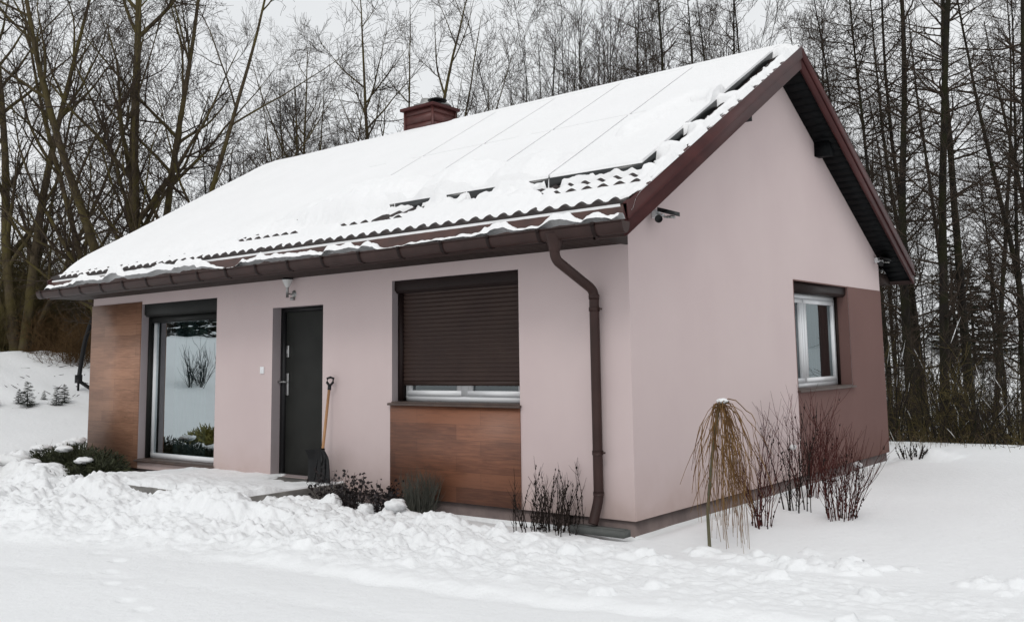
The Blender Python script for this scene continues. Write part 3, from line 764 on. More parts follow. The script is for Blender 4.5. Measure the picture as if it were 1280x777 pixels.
def ground():
    def axis(lo, hi, step, out_lo, out_hi, g=1.11):
        a = list(np.arange(lo, hi, step)); s = step; x = lo; L_ = []
        while x > out_lo: s = min(s*g, 14); x -= s; L_.append(x)
        s = step; x = a[-1]; R_ = []
        while x < out_hi: s = min(s*g, 14); x += s; R_.append(x)
        return np.array(L_[::-1]+a+R_)
    xs = axis(-11.0, 4.3, .0185, -420, 420); ys = axis(-4.9, .5, .0165, -420, 420, 1.05)
    X, Y = np.meshgrid(xs, ys, indexing='ij')
    H = ground_macro(X, Y)
    near = sstep(40, 14, np.hypot(X+3, Y))
    H += .030*fbm(X*.35, Y*.35, 4)*near + .22*fbm(X*.06+3, Y*.06, 3)*(1-near)*sstep(-7, -10, np.minimum(Y-10, X+5)+0) 
    H += (.12*fbm(X*.5+9, Y*.5, 3)+.10*np.abs(perlin(X*1.3, Y*1.3))+.05*np.abs(perlin(X*3.1, Y*3.1)))*sstep(-15.5, -19, X)
    # shovelled bank in front of the house
    rng = np.random.default_rng(5)
    n1 = fbm(X*.9+2, Y*.9, 4); n2 = fbm(X*3.2, Y*3.2+7, 4); n3 = fbm(X*9, Y*9, 3)
    ye = np.interp(X, [-9, -4.7, -2.1, .5, 2.2, 3.6], [-3.9, -3.5, -2.75, -2.45, -2.05, -1.6])+.10*n1
    band = sstep(-.15, .75, Y-ye+.2*n1)*sstep(-.5, -.85, Y+.12*n2)
    amp = np.interp(X, [-13, -10, -8.6, -7.2, -6.2, -5.3, -4.7, -4.0, -3.0, -1.6, -.6, .3, 1.2, 2.5, 4.5], [.0, .05, .10, .14, .15, .15, .17, .13, .10, .09, .09, .04, .01, .01, .0])
    H += band*amp*(.8+.9*n1+.5*n2)
    big = [(-4.05,-1.75,.45,.15,.3,.7,1),(-3.7,-1.85,.30,.14,.1,.8,2),(-4.5,-1.9,.45,.09,.7,.7,3),(-3.35,-1.6,.34,.12,.2,.8,4),(-6.4,-1.7,.5,.10,.1,.6,31),(-7.0,-1.4,.4,.12,.1,.6,32),(-3.0,-1.4,.3,.06,.9,.7,5),(-7.4,-.75,.3,.10,.3,.6,6),
           (-3.42,-.72,.10,.12,.2,.9,7),(-2.62,-.55,.17,.13,.2,.8,8),(-2.3,-.62,.16,.10,.2,.8,9),(-1.6,-.95,.40,.06,.1,.6,10),(-1.05,-.92,.35,.05,.3,.6,11),(-.55,-.95,.36,.04,.3,.6,12),
           (-8.6,-1.5,.35,.14,.3,.7,13),(-7.9,-1.9,.3,.12,.9,.7,14),(-6.6,-1.75,.35,.14,.9,.7,15)]
    clods(X, Y, H, big)
    items = []
    for i in range(2300):
        x = rng.uniform(-9.6, 4.2); y = -.75-abs(rng.normal(0, 1))*.95
        a = float(np.interp(x, [-10, -8, -5, -1, 0, 4.4], [.5, .9, 1.0, .8, .25, .0]))
        if y < -2.5+.15*(x+4)*.35 or rng.random() > a: continue
        if x < -4.0 and x > -7.4 and y > -1.45: continue
        r = .016+.085*rng.random()**3.6; items.append((x, y, r, r*rng.uniform(.25, .6), rng.uniform(0, 3), rng.uniform(.6, 1), i))
    # three loose groups of clods on the smooth right-hand snow
    for cx, cy, n_, s in ((1.75,-.42,26,.22),(2.15,-.3,16,.2),(.2,-.55,8,.2),(.95,-.38,10,.15),(3.2,-.28,14,.16),(3.6,-.5,12,.2),(.75,7.6,3,.22),(.35,8.0,2,.2)):
        for i in range(n_):
            r = rng.uniform(.035, .10) if cy < 3 else rng.uniform(.3, .42); items.append((cx+rng.normal(0, s), cy+rng.normal(0, s*.5), r, r*(.36 if cy < 3 else .16), rng.uniform(0, 3), .7, i*7+cx))
    clods(X, Y, H, items)
    rough = band*sstep(-10, -8, X)
    bill = np.abs(perlin(X*5.2, Y*5.2))+.5*np.abs(perlin(X*11, Y*11+3))
    ridg = (1-2*np.abs(perlin(X*4.1+5, Y*4.1)))*.5+(1-2*np.abs(perlin(X*8.7, Y*8.7+11)))*.28
    H += rough*(.060*(bill-.3)+.045*(ridg-.3)+.034*np.abs(perlin(X*14, Y*14))+.020*np.abs(perlin(X*27, Y*27))+.016*n3+.03*n2)*np.interp(X, [-9, -6, -1, .5, 4], [.9, 1, 1, .45, .4])
    # ploughed edge of the drive: a low step running across the foreground
    d = Y-ye
    H += .032*sstep(-.06, .10, d+.05*n2)*np.exp(-(np.maximum(d, 0)/.5)**2)*sstep(-3.5, -.5, X) - .012*np.exp(-((d+.06)/.07)**2)*sstep(-3, -1, X)*(1+1.5*n2)
    # drive: faint wheel tracks and a few old footprints
    for o_ in (-.75, -2.1):
        H -= .008*np.exp(-(((d-o_)/.12)**2))*(1+n2)
    fp = [(-2.75,-3.55),(-2.35,-3.75),(-2.05,-3.72),(-1.75,-3.95),(-1.4,-4.02),(-1.15,-4.22),(-3.1,-3.3),(-3.5,-3.25),(-3.9,-3.0),(-4.2,-2.95)]
    for k, (px, py) in enumerate(fp):
        g = np.exp(-(((X-px)/.085)**2+((Y-py)/.05)**2)**2); H -= .014*(1+.5*math.sin(k*2.3))*g
    # snow on the doorstep, swept clear by the door and the shovel
    on = (X > -7.25) & (X < -4.085) & (Y > -1.47+.03*n2) & (Y < .3)
    bare = sstep(.55, .28, np.hypot((X+4.75)/1.25, (Y+.05)/.62)+.3*n2)
    slab = .094 + .014*(1+n1+n2) - .045*bare + .0*X + .045*sstep(-.5, -1.2, Y)*(1+n2)
    H = np.where(on, np.maximum(slab, np.where(Y < -1.1, H, -9)), H)
    # hollow along the right-hand face of the step and along the plinth
    nb = (X >= -4.085)*sstep(-3.75, -3.95, X)*sstep(-1.0, -.75, Y)*(Y < .05)
    H = H*(1-nb)+nb*np.minimum(H, -.10+.02*n2)
    nb = sstep(-5.65, -5.5, X)*sstep(-4.9, -5.1, X)*sstep(-1.85, -1.72, Y)*(Y < -1.47)
    H = H*(1-nb)+nb*np.minimum(H, -.02+.04*n2)
    gap = np.exp(-(np.maximum(-Y, 0)/.22)**2)*(Y < .02)*(X < .1)*(X > -10.3)*(~on)
    H -= .05*gap*(1+n1)
    H -= .035*np.exp(-((X-.05)/.13)**2)*(Y > -.1)*(Y < W+.2)
    # loose mound over the bush on the left and the bed in front of it
    for cx, cy, r, h in ((-10.5,-1.0,.5,.22),(-9.95,-1.32,.40,.19),(-11.0,-.75,.5,.24),(-9.35,-1.25,.36,.15),(-8.9,-1.15,.3,.12)):
        H += h*np.exp(-(((X-cx)/r)**2+((Y-cy)/(r*.6))**2))*(1+.5*n2)
    # under the house
    inside = (X > -L+.1) & (X < -.1) & (Y > .15) & (Y < W-.1)
    H = np.where(inside, -.3, H)
    v = np.stack([X, Y, H], -1).reshape(-1, 3)
    o = link('snow_ground', mesh_from('snow_ground', v, grid_quads(len(xs), len(ys)), smooth=True), M['snow'])
    tag(o, 'snow-covered garden ground with a lumpy shovelled bank along the house', 'ground', None, 'structure')
    return xs, ys, H
GX, GYS, GH = ground()
def gz(x, y):
    i = min(max(np.searchsorted(GX, x), 1), len(GX)-1); j = min(max(np.searchsorted(GYS, y), 1), len(GYS)-1)
    return float(GH[i, j])

# ================================================================== DOORSTEP, SHOVEL, SMALL THINGS
s = MB(); s.box(-7.3, -4.05, -1.5, -.002, -.4, .09); s.box(-5.529, -4.511, -.002, .16, -.4, .0905)
tag(s.build('doorstep', M['concrete'], None, bevel=.006), 'grey concrete doorstep half buried in snow in front of the door', 'doorstep')

sh = empty('snow_shovel', (-4.25, -.24, .085), 'black snow shovel with a wooden handle leaning on the wall beside the door', 'shovel')
ang = math.atan2(.17, 1.24)
def S(x, y, z):       # local: z along the handle, leaning back to the wall
    return (x-.02*z, y*math.cos(ang)+z*math.sin(ang), z*math.cos(ang)-y*math.sin(ang))
m = MB(); nx, nz = 15, 12; g = []
for i in range(nx):
    for j in range(nz):
        u = i/(nx-1)*2-1; t = j/(nz-1)
        wv = .205*(1-.12*t)
        rib = .010*math.cos(u*math.pi*4.0)*(1-t**3)
        g.append(S(u*wv, -.075*u*u*(.35+.65*t)-.05*(max(0, t-.7)/.3)**2+rib, .012+.375*t+.02*(1-u*u)*(t > .9)))
q = grid_quads(nx, nz); back = [(a, b+.008, c) for a, b, c in g]
m.add(g, q[:, ::-1]); m.add(back, q)
for ring in ([i*nz for i in range(nx)], [i*nz+nz-1 for i in range(nx)], list(range(nz)), [(nx-1)*nz+j for j in range(nz)]):
    for a, b in zip(ring[:-1], ring[1:]): m.quad(g[a], g[b], back[b], back[a])
for u in (-.5, 0, .5):
    m.tube([S(u*.19, -.004-.05*u*u, .04), S(u*.12, -.008, .33)], .007, 6)
m.tube([S(0, .0, .25), S(0, -.006, .42)], [.020, .026], 10)
m.build('blade', M['black'], sh)
m = MB(); P0 = []
for i in range(nx):
    u = i/(nx-1)*2-1; P0.append((S(u*.207, -.026*u*u-.003+.010*math.cos(u*math.pi*4), .0), S(u*.207, -.026*u*u-.003+.010*math.cos(u*math.pi*4), .024)))
for (a, b), (c, d) in zip(P0[:-1], P0[1:]): m.quad(a, c, d, b); m.quad(*[(p[0], p[1]+.013, p[2]) for p in (b, d, c, a)])
m.build('blade_edge', M['steel'], sh)
m = MB(); m.tube([S(0, -.004, .38), S(0, -.002, 1.13)], [.017, .0165], 10); m.build('handle', M['ash'], sh, smooth=True)
m = MB(); m.tube([S(0, 0, 1.11), S(0, 0, 1.17)], .022, 10)
m.tube([S(0, 0, 1.16), S(-.055, 0, 1.20), S(-.055, 0, 1.25), S(.0, 0, 1.262), S(.055, 0, 1.25), S(.055, 0, 1.20), S(0, 0, 1.16)], .015, 8); m.build('grip', M['black'], sh)

s = MB()
s.box(-.62, .0, -.21, -.09, -.12, -.058); s.box(-.60, -.02, -.20, -.10, -.058, -.052)
tag(s.build('drain_channel', M['stone'], None), 'dark drain channel lying under the downpipe at the house corner', 'drain')
m = MB()
cx, cy = -11.25, .32
m.box(cx-.32, cx+.30, cy-.22, cy-.19, -.2, .06); m.box(cx-.32, cx+.30, cy+.19, cy+.22, -.2, .06); m.box(cx-.32, cx-.29, cy-.19, cy+.19, -.2, .06); m.box(cx+.27, cx+.30, cy-.19, cy+.19, -.2, .06); m.box(cx-.29, cx+.27, cy-.19, cy+.19, -.2, .03)
tag(m.build('planter', M['stone'], None, bevel=.006), 'grey planter box standing by the left house corner', 'planter')
m = MB()
px, py = -18.55, 3.84; z0 = gz(px, py)
d = Vector((.79, .61, 0)); b0 = Vector((px, py, 1.18))
arc = [b0, b0+d*.05+Vector((0, 0, .45)), b0+d*.12+Vector((0, 0, .95)), b0+d*.26+Vector((0, 0, 1.45)), b0+d*.5+Vector((0, 0, 1.8)), b0+d*.95+Vector((0, 0, 1.98))]
m.tube(bend([tuple(p) for p in arc], .12, 3), .055, 8); m.tube([tuple(b0-Vector((0, 0, .06))), tuple(b0+Vector((0, 0, .14)))], .09, 8)
m.tube([tuple(b0), tuple(b0+d*.36+Vector((0, 0, -.24))), tuple(b0+d*.5+Vector((0, 0, z0-1.4)))], .045, 8); m.tube([(px+.34, py+.3, z0-.3), (px+.34, py+.3, z0+1.1), (px+.26, py+.24, z0+1.85)], .045, 8); m.tube([(px, py, z0-.2), (px, py, 1.2)], .03, 6)
tag(m.build('curved_stand', M['black'], None), 'black curved metal stand behind the left corner of the house', 'stand')
# ================================================================== VEGETATION
def unit(v): return v/(np.linalg.norm(v)+1e-9)
def perp_dir(rng, d, ang):
    a = rng.normal(size=3); a = unit(a-d*(a@d)); return unit(d*math.cos(ang)+a*math.sin(ang))
def grow(rng, p, d, length, r, lvl, S, out):
    s = S[lvl]; n = s['n']; pts = np.empty((n+1, 3)); pts[0] = p; dirs = [d]
    st = length/n
    for i in range(n):
        d = d + rng.normal(size=3)*s['wob']; d[2] += s['up']
        d = d/math.sqrt(d@d); p = p+d*st; pts[i+1] = p; dirs.append(d)
    rr = r*(1-(1-s['tip'])*np.linspace(0, 1, n+1)**s.get('tp', 1))
    out[lvl].append((pts, np.maximum(rr, S[-1]['rmin'])))
    if lvl+1 >= len(S): return
    c = S[lvl+1]
    k = rng.poisson(c['k']*length) if c.get('per_m', True) else int(c['k'])
    for t in np.sort(rng.uniform(c['t0'], c.get('t1', 1.), k)):
        f = t*n; i = min(int(f), n-1); q = pts[i]+(pts[i+1]-pts[i])*(f-i)
        cl = length*c['len']*(1-c.get('short', .6)*t)*rng.uniform(.6, 1.25) if not c.get('abs') else c['abs']*rng.uniform(.55, 1.3)*(1-c.get('short', .3)*t)
        rq = rr[i]
        grow(rng, q, perp_dir(rng, dirs[i], rad(rng.normal(c['ang'], c['angv']))), cl, min(rq*.62, c['r']*rng.uniform(.7, 1.15)), lvl+1, S, out)

def sides(r): return 9 if r > .09 else 6 if r > .03 else 4 if r > .012 else 3
def tree_parts(root, out, split, mt, mc, crown='crown'):
    tr = [p for l in range(split) for p in out[l]]; cr = [p for l in range(split, len(out)) for p in out[l]]
    if tr: link('trunk', tubes_mesh('trunk', tr, sides), mt, root)
    if cr: link(crown, tubes_mesh(crown, cr, sides), mc, root)

def spreading(seed, stems, H, lean=(4, 24), r0=.2, dens=1.0):
    rng = np.random.default_rng(seed)
    S = [dict(n=16, wob=.026, up=.010, tip=.10, tp=.9),
         dict(n=10, wob=.075, up=.055, tip=.12, k=1.2, t0=.14, len=.42, short=.62, ang=42, angv=8, r=.07),
         dict(n=7, wob=.10, up=.05, tip=.2, k=2.2*dens, t0=.12, abs=1.5, short=.35, ang=46, angv=12, r=.026),
         dict(n=4, wob=.12, up=.04, tip=.3, k=4.3*dens, t0=.10, abs=.75, short=.35, ang=44, angv=14, r=.011),
         dict(n=3, wob=.15, up=.03, tip=.5, k=4.6*dens, t0=.12, abs=.36, short=.3, ang=42, angv=14, r=.006, rmin=.0042)]
    out = [[] for _ in S]
    for az, ln, h, r in stems:
        d = np.array([math.cos(rad(az))*math.sin(rad(ln)), math.sin(rad(az))*math.sin(rad(ln)), math.cos(rad(ln))])
        grow(rng, np.array([math.cos(rad(az))*r*.7, math.sin(rad(az))*r*.7, -.3]), d, h, r, 0, S, out)
    return out
def alder(seed, H, r0, dens=1.0, bare=.18):
    rng = np.random.default_rng(seed)
    S = [dict(n=20, wob=.016, up=.02, tip=.16, tp=1.0),
         dict(n=7, wob=.09, up=.03, tip=.2, k=4.4*dens, t0=bare, abs=2.3, short=.45, ang=66, angv=13, r=.028),
         dict(n=5, wob=.12, up=.02, tip=.3, k=4.0*dens, t0=.12, abs=.95, short=.4, ang=46, angv=14, r=.012),
         dict(n=3, wob=.16, up=.01, tip=.5, k=5.6*dens, t0=.08, abs=.45, short=.3, ang=46, angv=16, r=.0075, rmin=.0048)]
    out = [[] for _ in S]
    grow(rng, np.array([0., 0, -.4]), unit(np.array([rng.normal(0, .02), rng.normal(0, .02), 1.])), H, r0, 0, S, out)
    return out
def thicket(seed, H, nst, r0=.05, dens=1.0, spread=.5):
    rng = np.random.default_rng(seed)
    S = [dict(n=12, wob=.035, up=.03, tip=.18),
         dict(n=6, wob=.06, up=.05, tip=.25, k=2.4*dens, t0=.10, abs=2.2, short=.55, ang=32, angv=9, r=.02),
         dict(n=4, wob=.08, up=.04, tip=.35, k=3.6*dens, t0=.10, abs=.9, short=.3, ang=33, angv=10, r=.010),
         dict(n=3, wob=.10, up=.03, tip=.5, k=3.2*dens, t0=.1, abs=.42, short=.3, ang=34, angv=12, r=.007, rmin=.0048)]
    out = [[] for _ in S]
    for i in range(nst):
        a = rng.uniform(0, 6.28); ln = rad(abs(rng.normal(0, 8)))
        grow(rng, np.array([math.cos(a)*spread*rng.random(), math.sin(a)*spread*rng.random(), -.3]), np.array([math.cos(a)*math.sin(ln), math.sin(a)*math.sin(ln), math.cos(ln)]), H*rng.uniform(.65, 1.05), r0*rng.uniform(.6, 1.2), 0, S, out)
    return out
def brush(seed, H, nst, spread=.7, lean=24, dens=1.0):
    rng = np.random.default_rng(seed)
    S = [dict(n=9, wob=.10, up=-.012, tip=.25),
         dict(n=5, wob=.14, up=.01, tip=.3, k=4.2*dens, t0=.1, abs=.8, short=.3, ang=42, angv=14, r=.009),
         dict(n=3, wob=.18, up=.0, tip=.5, k=6.5*dens, t0=.1, abs=.34, short=.3, ang=44, angv=16, r=.006, rmin=.0042)]
    out = [[] for _ in S]
    for i in range(nst):
        a = rng.uniform(0, 6.28); ln = rad(abs(rng.normal(0, lean)))
        grow(rng, np.array([math.cos(a)*spread*rng.random(), math.sin(a)*spread*rng.random(), -.2]), np.array([math.cos(a)*math.sin(ln), math.sin(a)*math.sin(ln), math.cos(ln)]), H*rng.uniform(.5, 1.1), .014*rng.uniform(.6, 1.3), 0, S, out)
    return out

# ---- the big spreading trees on the left
def put(root, x, y, rz=0, sc=1, dz=0):
    root.location = (x, y, gz(x, y)+dz); root.rotation_euler = (0, 0, rad(rz)); root.scale = (sc,)*3
tA = empty('bare_tree', label='big bare spreading tree with several mossy trunks rising behind the left end of the roof', cat='tree')
tree_parts(tA, spreading(3, [(140, 2, 14.5, .18), (215, 12, 13.5, .15), (35, 8, 13.5, .12), (30, 26, 12.5, .10), (205, 22, 12.5, .10), (330, 14, 12, .08)], 14), 2, M['bark'], M['twig'])
put(tA, -15.9, 3.9)
tB = empty('bare_tree', label='big bare twin-trunked tree standing at the left edge above the snowy bank', cat='tree')
tree_parts(tB, spreading(8, [(200, 3, 14, .17), (20, 5, 13.5, .16), (215, 20, 12, .09), (40, 20, 12, .09), (120, 10, 12, .08)], 14), 2, M['bark'], M['twig'])
put(tB, -23.6, 4.6)
tC = empty('bare_tree', label='bare forked tree with greenish trunks rising right behind the chimney', cat='tree')
tree_parts(tC, spreading(21, [(210, 9, 13.5, .14), (30, 4, 13.5, .15), (215, 21, 12.5, .09), (35, 25, 11.5, .09), (100, 6, 13, .10), (30, 13, 13, .10)], 13), 2, M['bark'], M['twig'])
put(tC, -16.6, 12.6, 0, 1.0)
sp = empty('bare_tree', label='slender dark bare tree behind the roof between the big left tree and the chimney', cat='tree')
tree_parts(sp, spreading(33, [(180, 18, 7.5, .10), (20, 24, 7, .085), (90, 8, 8, .09)], 8, dens=1.25), 2, M['alder'], M['twig_dark'])
put(sp, -18.5, 9.7)
copy_thing(sp, (-17.6, 7.4, gz(-17.6, 7.4)), 2.0, .92, 'low bare tree with forking dark stems just right of the big left tree')
copy_thing(tC, (-27, 17.0, gz(-27, 17)), 2.2, .95, 'bare tree farther back, seen left of the chimney')

# ---- tall straight alders behind the gable
AL = []
for k, (sd, H, r0) in enumerate(((101, 17, .125), (102, 16, .10), (103, 15, .085), (104, 17.5, .135))):
    t = empty('bare_alder', label='tall straight bare alder in the wood behind the gable', cat='tree', group='bare alders behind the house')
    tree_parts(t, alder(sd, H, r0, .92 if k != 2 else 1.15), 1, M['alder'], M['twig'])
    AL.append([t, True])
ORD = ['fifteenth', 'fourteenth', 'thirteenth', 'twelfth', 'eleventh', 'tenth', 'ninth', 'eighth', 'seventh', 'sixth', 'fifth', 'fourth', 'third', 'second', 'first']
CAMP = np.array([4.8328, -7.5533])
def at(deg_u, dist):      # a spot in the garden from its bearing as seen from the drive (pixel column of the photo) and its distance
    th = TH(deg_u); return CAMP+dist*th
def TH(u):
    yaw = .656+.0; d = np.array([(u-683.55)/1173.28*math.cos(yaw)-math.sin(yaw), (u-683.55)/1173.28*math.sin(yaw)+math.cos(yaw)]); return d/np.linalg.norm(d)
spots = [(783,31,2),(831,30,0),(875,32,1),(946,33,1),(1021,30,2),(1050,28,1),(1102,27,2),(1129,25,3),(1152,30,1),(1165,24.5,3),(1206,26,0),(1264,28,2),(1279,24,1)]
spots.sort()
names = ORD[-len(spots):]
for (u, dist, k), nm in zip(spots, names):
    x, y = at(u, dist); lab = 'tall straight dark alder trunk, %s from the right photo edge' % nm
    if nm == 'first': lab = 'tall straight dark alder trunk closest to the right photo edge'
    root, fresh = AL[k]
    rz = rad((u*37) % 360)
    if fresh:
        root.location = (x, y, gz(x, y)); root.rotation_euler = (0, 0, rz); root['label'] = lab; AL[k][1] = False
    else:
        cp = copy_thing(root, (x, y, gz(x, y)), rz, .9+.2*((u*13) % 10)/10, lab); cp.rotation_euler = (rad(((u*7) % 9)-4), rad(((u*11) % 9)-4), rz)
farlab = 'thin bare alder far back in the wood behind the gable'
for i, (u, dist) in enumerate(((700,44),(760,46),(850,45),(905,43),(975,42),(1000,40),(1075,41),(1140,38),(1185,40),(1228,37),(1245,42),(1290,33),(1310,40),(1115,46),(1040,48),(930,50),(1340,28))):
    x, y = at(u, dist); cp = copy_thing(AL[i % 4][0], (x, y, gz(x, y)), rad(i*77), .85+.06*(i % 5), farlab, 'far alders in the wood'); cp.rotation_euler = (rad((i*5) % 11-5), rad((i*7) % 11-5), rad(i*77))

# ---- the dense thicket of slender stems behind the ridge
TK = []
for sd, H, ns in ((201, 16.5, 5), (202, 15.5, 6), (203, 17.5, 4)):
    t = empty('thicket_tree', label='slim many-stemmed bare tree in the thicket behind the ridge', cat='tree', group='thicket behind the ridge')
    tree_parts(t, thicket(sd, H, ns), 1, M['alder'], M['twig']); TK.append([t, True])
for i, (u, dist, sc) in enumerate(((590,40,.55),(660,42,.9),(688,40,1.05),(715,41,1.0),(742,42,1.1),(772,40,1.05),(803,41,1.1),(834,42,1.05),(866,40,1.1),(898,41,1.1),(932,40,1.1),(966,41,1.05),(645,36,.82),(672,39,1.0),(700,35,1.05),(728,38,1.1),(757,36,1.1),(790,39,1.1),(818,36,1.05),(850,38,1.1),(885,37,1.1),(915,36,1.05),(950,38,1.1),(985,36,1.0),(1010,39,1.05),(1060,37,1.0),(1105,40,.7),(1150,42,.75),(1195,39,.6),(1255,41,.7),(430,42,.68),(400,38,.62))):
    x, y = at(u, dist); k = i % 3
    if TK[k][1]:
        TK[k][0].location = (x, y, gz(x, y)); TK[k][0].scale = (sc,)*3; TK[k][1] = False
    else: copy_thing(TK[k][0], (x, y, gz(x, y)), rad(i*59), sc)
# the edge of the wood across the drive, seen mirrored in the tall window
for i in range(18):
    x = -62-6*(i % 3)-1.5*(i % 2); y = -22-3.2*i
    copy_thing(TK[i % 3][0], (x, y, gz(x, y)), rad(i*83), .7, 'bare tree of the wood edge mirrored in the tall window', 'wood edge across the drive')

# ---- brushwood
BR = []
for sd, H, ns, mt, mc, nm, lab, gr in ((301, 3.2, 17, 'alder', 'twig', 'bramble_bush', 'tangled dark bare bush in the undergrowth right of the gable', 'undergrowth right of the gable'),
                           (302, 2.6, 18, 'alder', 'twig_dark', 'bramble_bush', 'tangled brown bare bush in the undergrowth right of the gable', 'brown undergrowth right of the gable'),
                           (303, 2.2, 20, 'twig_tan', 'twig_tan', 'bramble_bush', 'pale straw brown bare bush in the undergrowth right of the gable', 'pale undergrowth right of the gable')):
    t = empty(nm, label=lab, cat='bush', group=gr); out = brush(sd, H, ns, 1.0, 26, .8)
    tree_parts(t, out, 1, M[mt], M[mc], 'twigs')
    # thin caps of snow caught on a few of the stems
    rg = np.random.default_rng(sd); caps = []
    for p, r in out[0]:
        if rg.random() < .3:
            i = rg.integers(2, len(p)-2); caps.append((np.concatenate([p[i:i+2], (p[i:i+2]+p[i+1:i+3])/2])[[0, 2, 1, 3]]+np.array([0, 0, .012]), np.array([.002, .008, .007, .002])))
    link('snow_cap', tubes_mesh('snow_cap', caps, lambda r: 6), M['snow'], t)
    BR.append([t, True])
bspots = [(1118,19.5,0,1.0),(1150,20.5,1,1.05),(1180,19,0,.95),(1212,21,0,1.1),(1245,19.5,1,1.0),(1275,20.5,0,1.05),(1140,24,0,1.25),(1190,25,1,1.3),(1250,24,0,1.2),(1300,21,0,1.1),(1105,22,1,1.3),(1145,28,0,1.45),(1190,29,0,1.4),(1225,30,1,1.4),(1265,29,0,1.4),(1100,27,0,1.5),(1120,32,0,1.7),(1155,21.5,0,.9),(1228,19.8,2,.8),(1285,23,0,1.1),(1170,33,0,1.5)]
for i, (u, dist, k, sc) in enumerate(bspots):
    x, y = at(u, dist); k = (0, 2, 1, 0, 2)[i % 5]
    if BR[k][1]: BR[k][0].location = (x, y, gz(x, y)-.1); BR[k][0].scale = (sc,)*3; BR[k][1] = False
    else: copy_thing(BR[k][0], (x, y, gz(x, y)-.1), rad(i*67), sc*.85)
# olive and rusty shrubs on the bank at the left
for sd, H, ns, mc, lab, gr, sp_ in ((401, 3.0, 46, 'twig_tan', 'dense olive brown bare shrub under the big trees on the left bank', 'olive shrubs on the left bank', [(8,32,1.0),(28,34,1.1),(52,33,.95),(70,35,1.15),(-15,33,1.1),(95,36,1.1),(115,34,1.0),(40,39,1.4),(85,41,1.4),(0,41,1.4)]),
                            (402, 1.7, 40, 'twig_rust', 'rusty brown bare shrub beside the left corner of the house', 'rusty shrubs by the left corner', [(86,30.5,1.0),(102,29,.8),(74,31,.7)])):
    t = empty('bare_shrub', label=lab, cat='shrub', group=gr); tree_parts(t, brush(sd, H, ns, .9, 16, 1.3), 1, M[mc], M[mc], 'twigs')
    for i, (u, dist, sc) in enumerate(sp_):
        x, y = at(u, dist)
        if i == 0: t.location = (x, y, gz(x, y)-.1); t.scale = (sc,)*3
        else: copy_thing(t, (x, y, gz(x, y)-.1), rad(i*71), sc)

# ---- conifers
def conifer(seed, H, Rb, dens, leaf, name, label, group, mt=None):
    rng = np.random.default_rng(seed); root = empty(name, label=label, cat='conifer', group=group)
    t = MB(); t.tube([(0,0,-.2),(0,0,H*.5),(0,0,H)], [H*.018+.004, H*.011+.003, .003], 6); t.build('trunk', M['alder'], root)
    V = []; z0_ = .08*H; z = z0_
    while z < H:
        f = z/H; R_ = Rb*(1-f)**.85+.02*H
        for b in range(int(5+3*(1-f))):
            a = rng.uniform(0, 6.28); ln = R_*rng.uniform(.55, 1.15); zj = z+H*.05*rng.uniform(-.6, .6)
            for k in range(int(dens*ln/leaf)+3):
                s = rng.uniform(.05, 1)*ln; side = rng.choice((-1, 1)); dz = -.18*s+.22*s*s/max(ln, .01)
                px, py, pz = s*math.cos(a), s*math.sin(a), zj+dz
                a2 = a+side*rng.uniform(.3, 1.1); l2 = leaf*rng.uniform(.6, 1.3)*(1-.4*s/ln)
                ex = np.array([math.cos(a2), math.sin(a2), rng.uniform(-.25, .35)])*l2
                w = np.array([-math.sin(a2), math.cos(a2), rng.uniform(-.5, .5)])*l2*.16
                p0 = np.array([px, py, pz]); V.append([p0-w, p0+w, p0+ex+w*.4, p0+ex-w*.4])
        z += H*.055*rng.uniform(.7, 1.2)
    V = np.array(V).reshape(-1, 3); link('crown', mesh_from('crown', V, np.arange(len(V)).reshape(-1, 4)), mt or M['needles'], root)
    return root
c1 = conifer(51, .62, .27, 5, .075, 'small_spruce', 'young spruce at the foot of the snowy bank, taller one on the left', None)
x, y = at(38, 24); c1.location = (x, y, gz(x, y))
for u, dist, sc, lab in ((27,24.3,.55,'small yellowish young spruce left of the taller one on the bank'),(74,24.2,.75,'bushy young spruce nearest the left corner of the house'),(84,24.6,.7,'slim young spruce half behind the bushy one by the house'),(58,24.8,.42,'tiniest young spruce between the two bigger ones on the bank'),(-4,24,.6,'young spruce cut off by the left photo edge')):
    x, y = at(u, dist); copy_thing(c1, (x, y, gz(x, y)), rad(u*9), sc, lab)
c2 = conifer(52, 7.5, 2.0, 14, .5, 'dark_spruce', 'dark spruce in the wood beyond the right-hand undergrowth', 'dark spruces beyond the undergrowth')
for i, (u, dist, sc) in enumerate(((1190,66,.8),(1212,62,.85),(1238,66,.8))):
    x, y = at(u, dist)
    if i == 0: c2.location = (x, y, gz(x, y))
    else: copy_thing(c2, (x, y, gz(x, y)), rad(i*50), sc)

for i in range(22):
    x = -70-5*(i % 2)-.6*i; y = -20-2.6*i
    copy_thing(c2, (x, y, gz(x, y)-.3), rad(i*41), 1.3+.15*(i % 3), 'dark spruce of the wood edge mirrored in the tall window', 'wood edge across the drive')

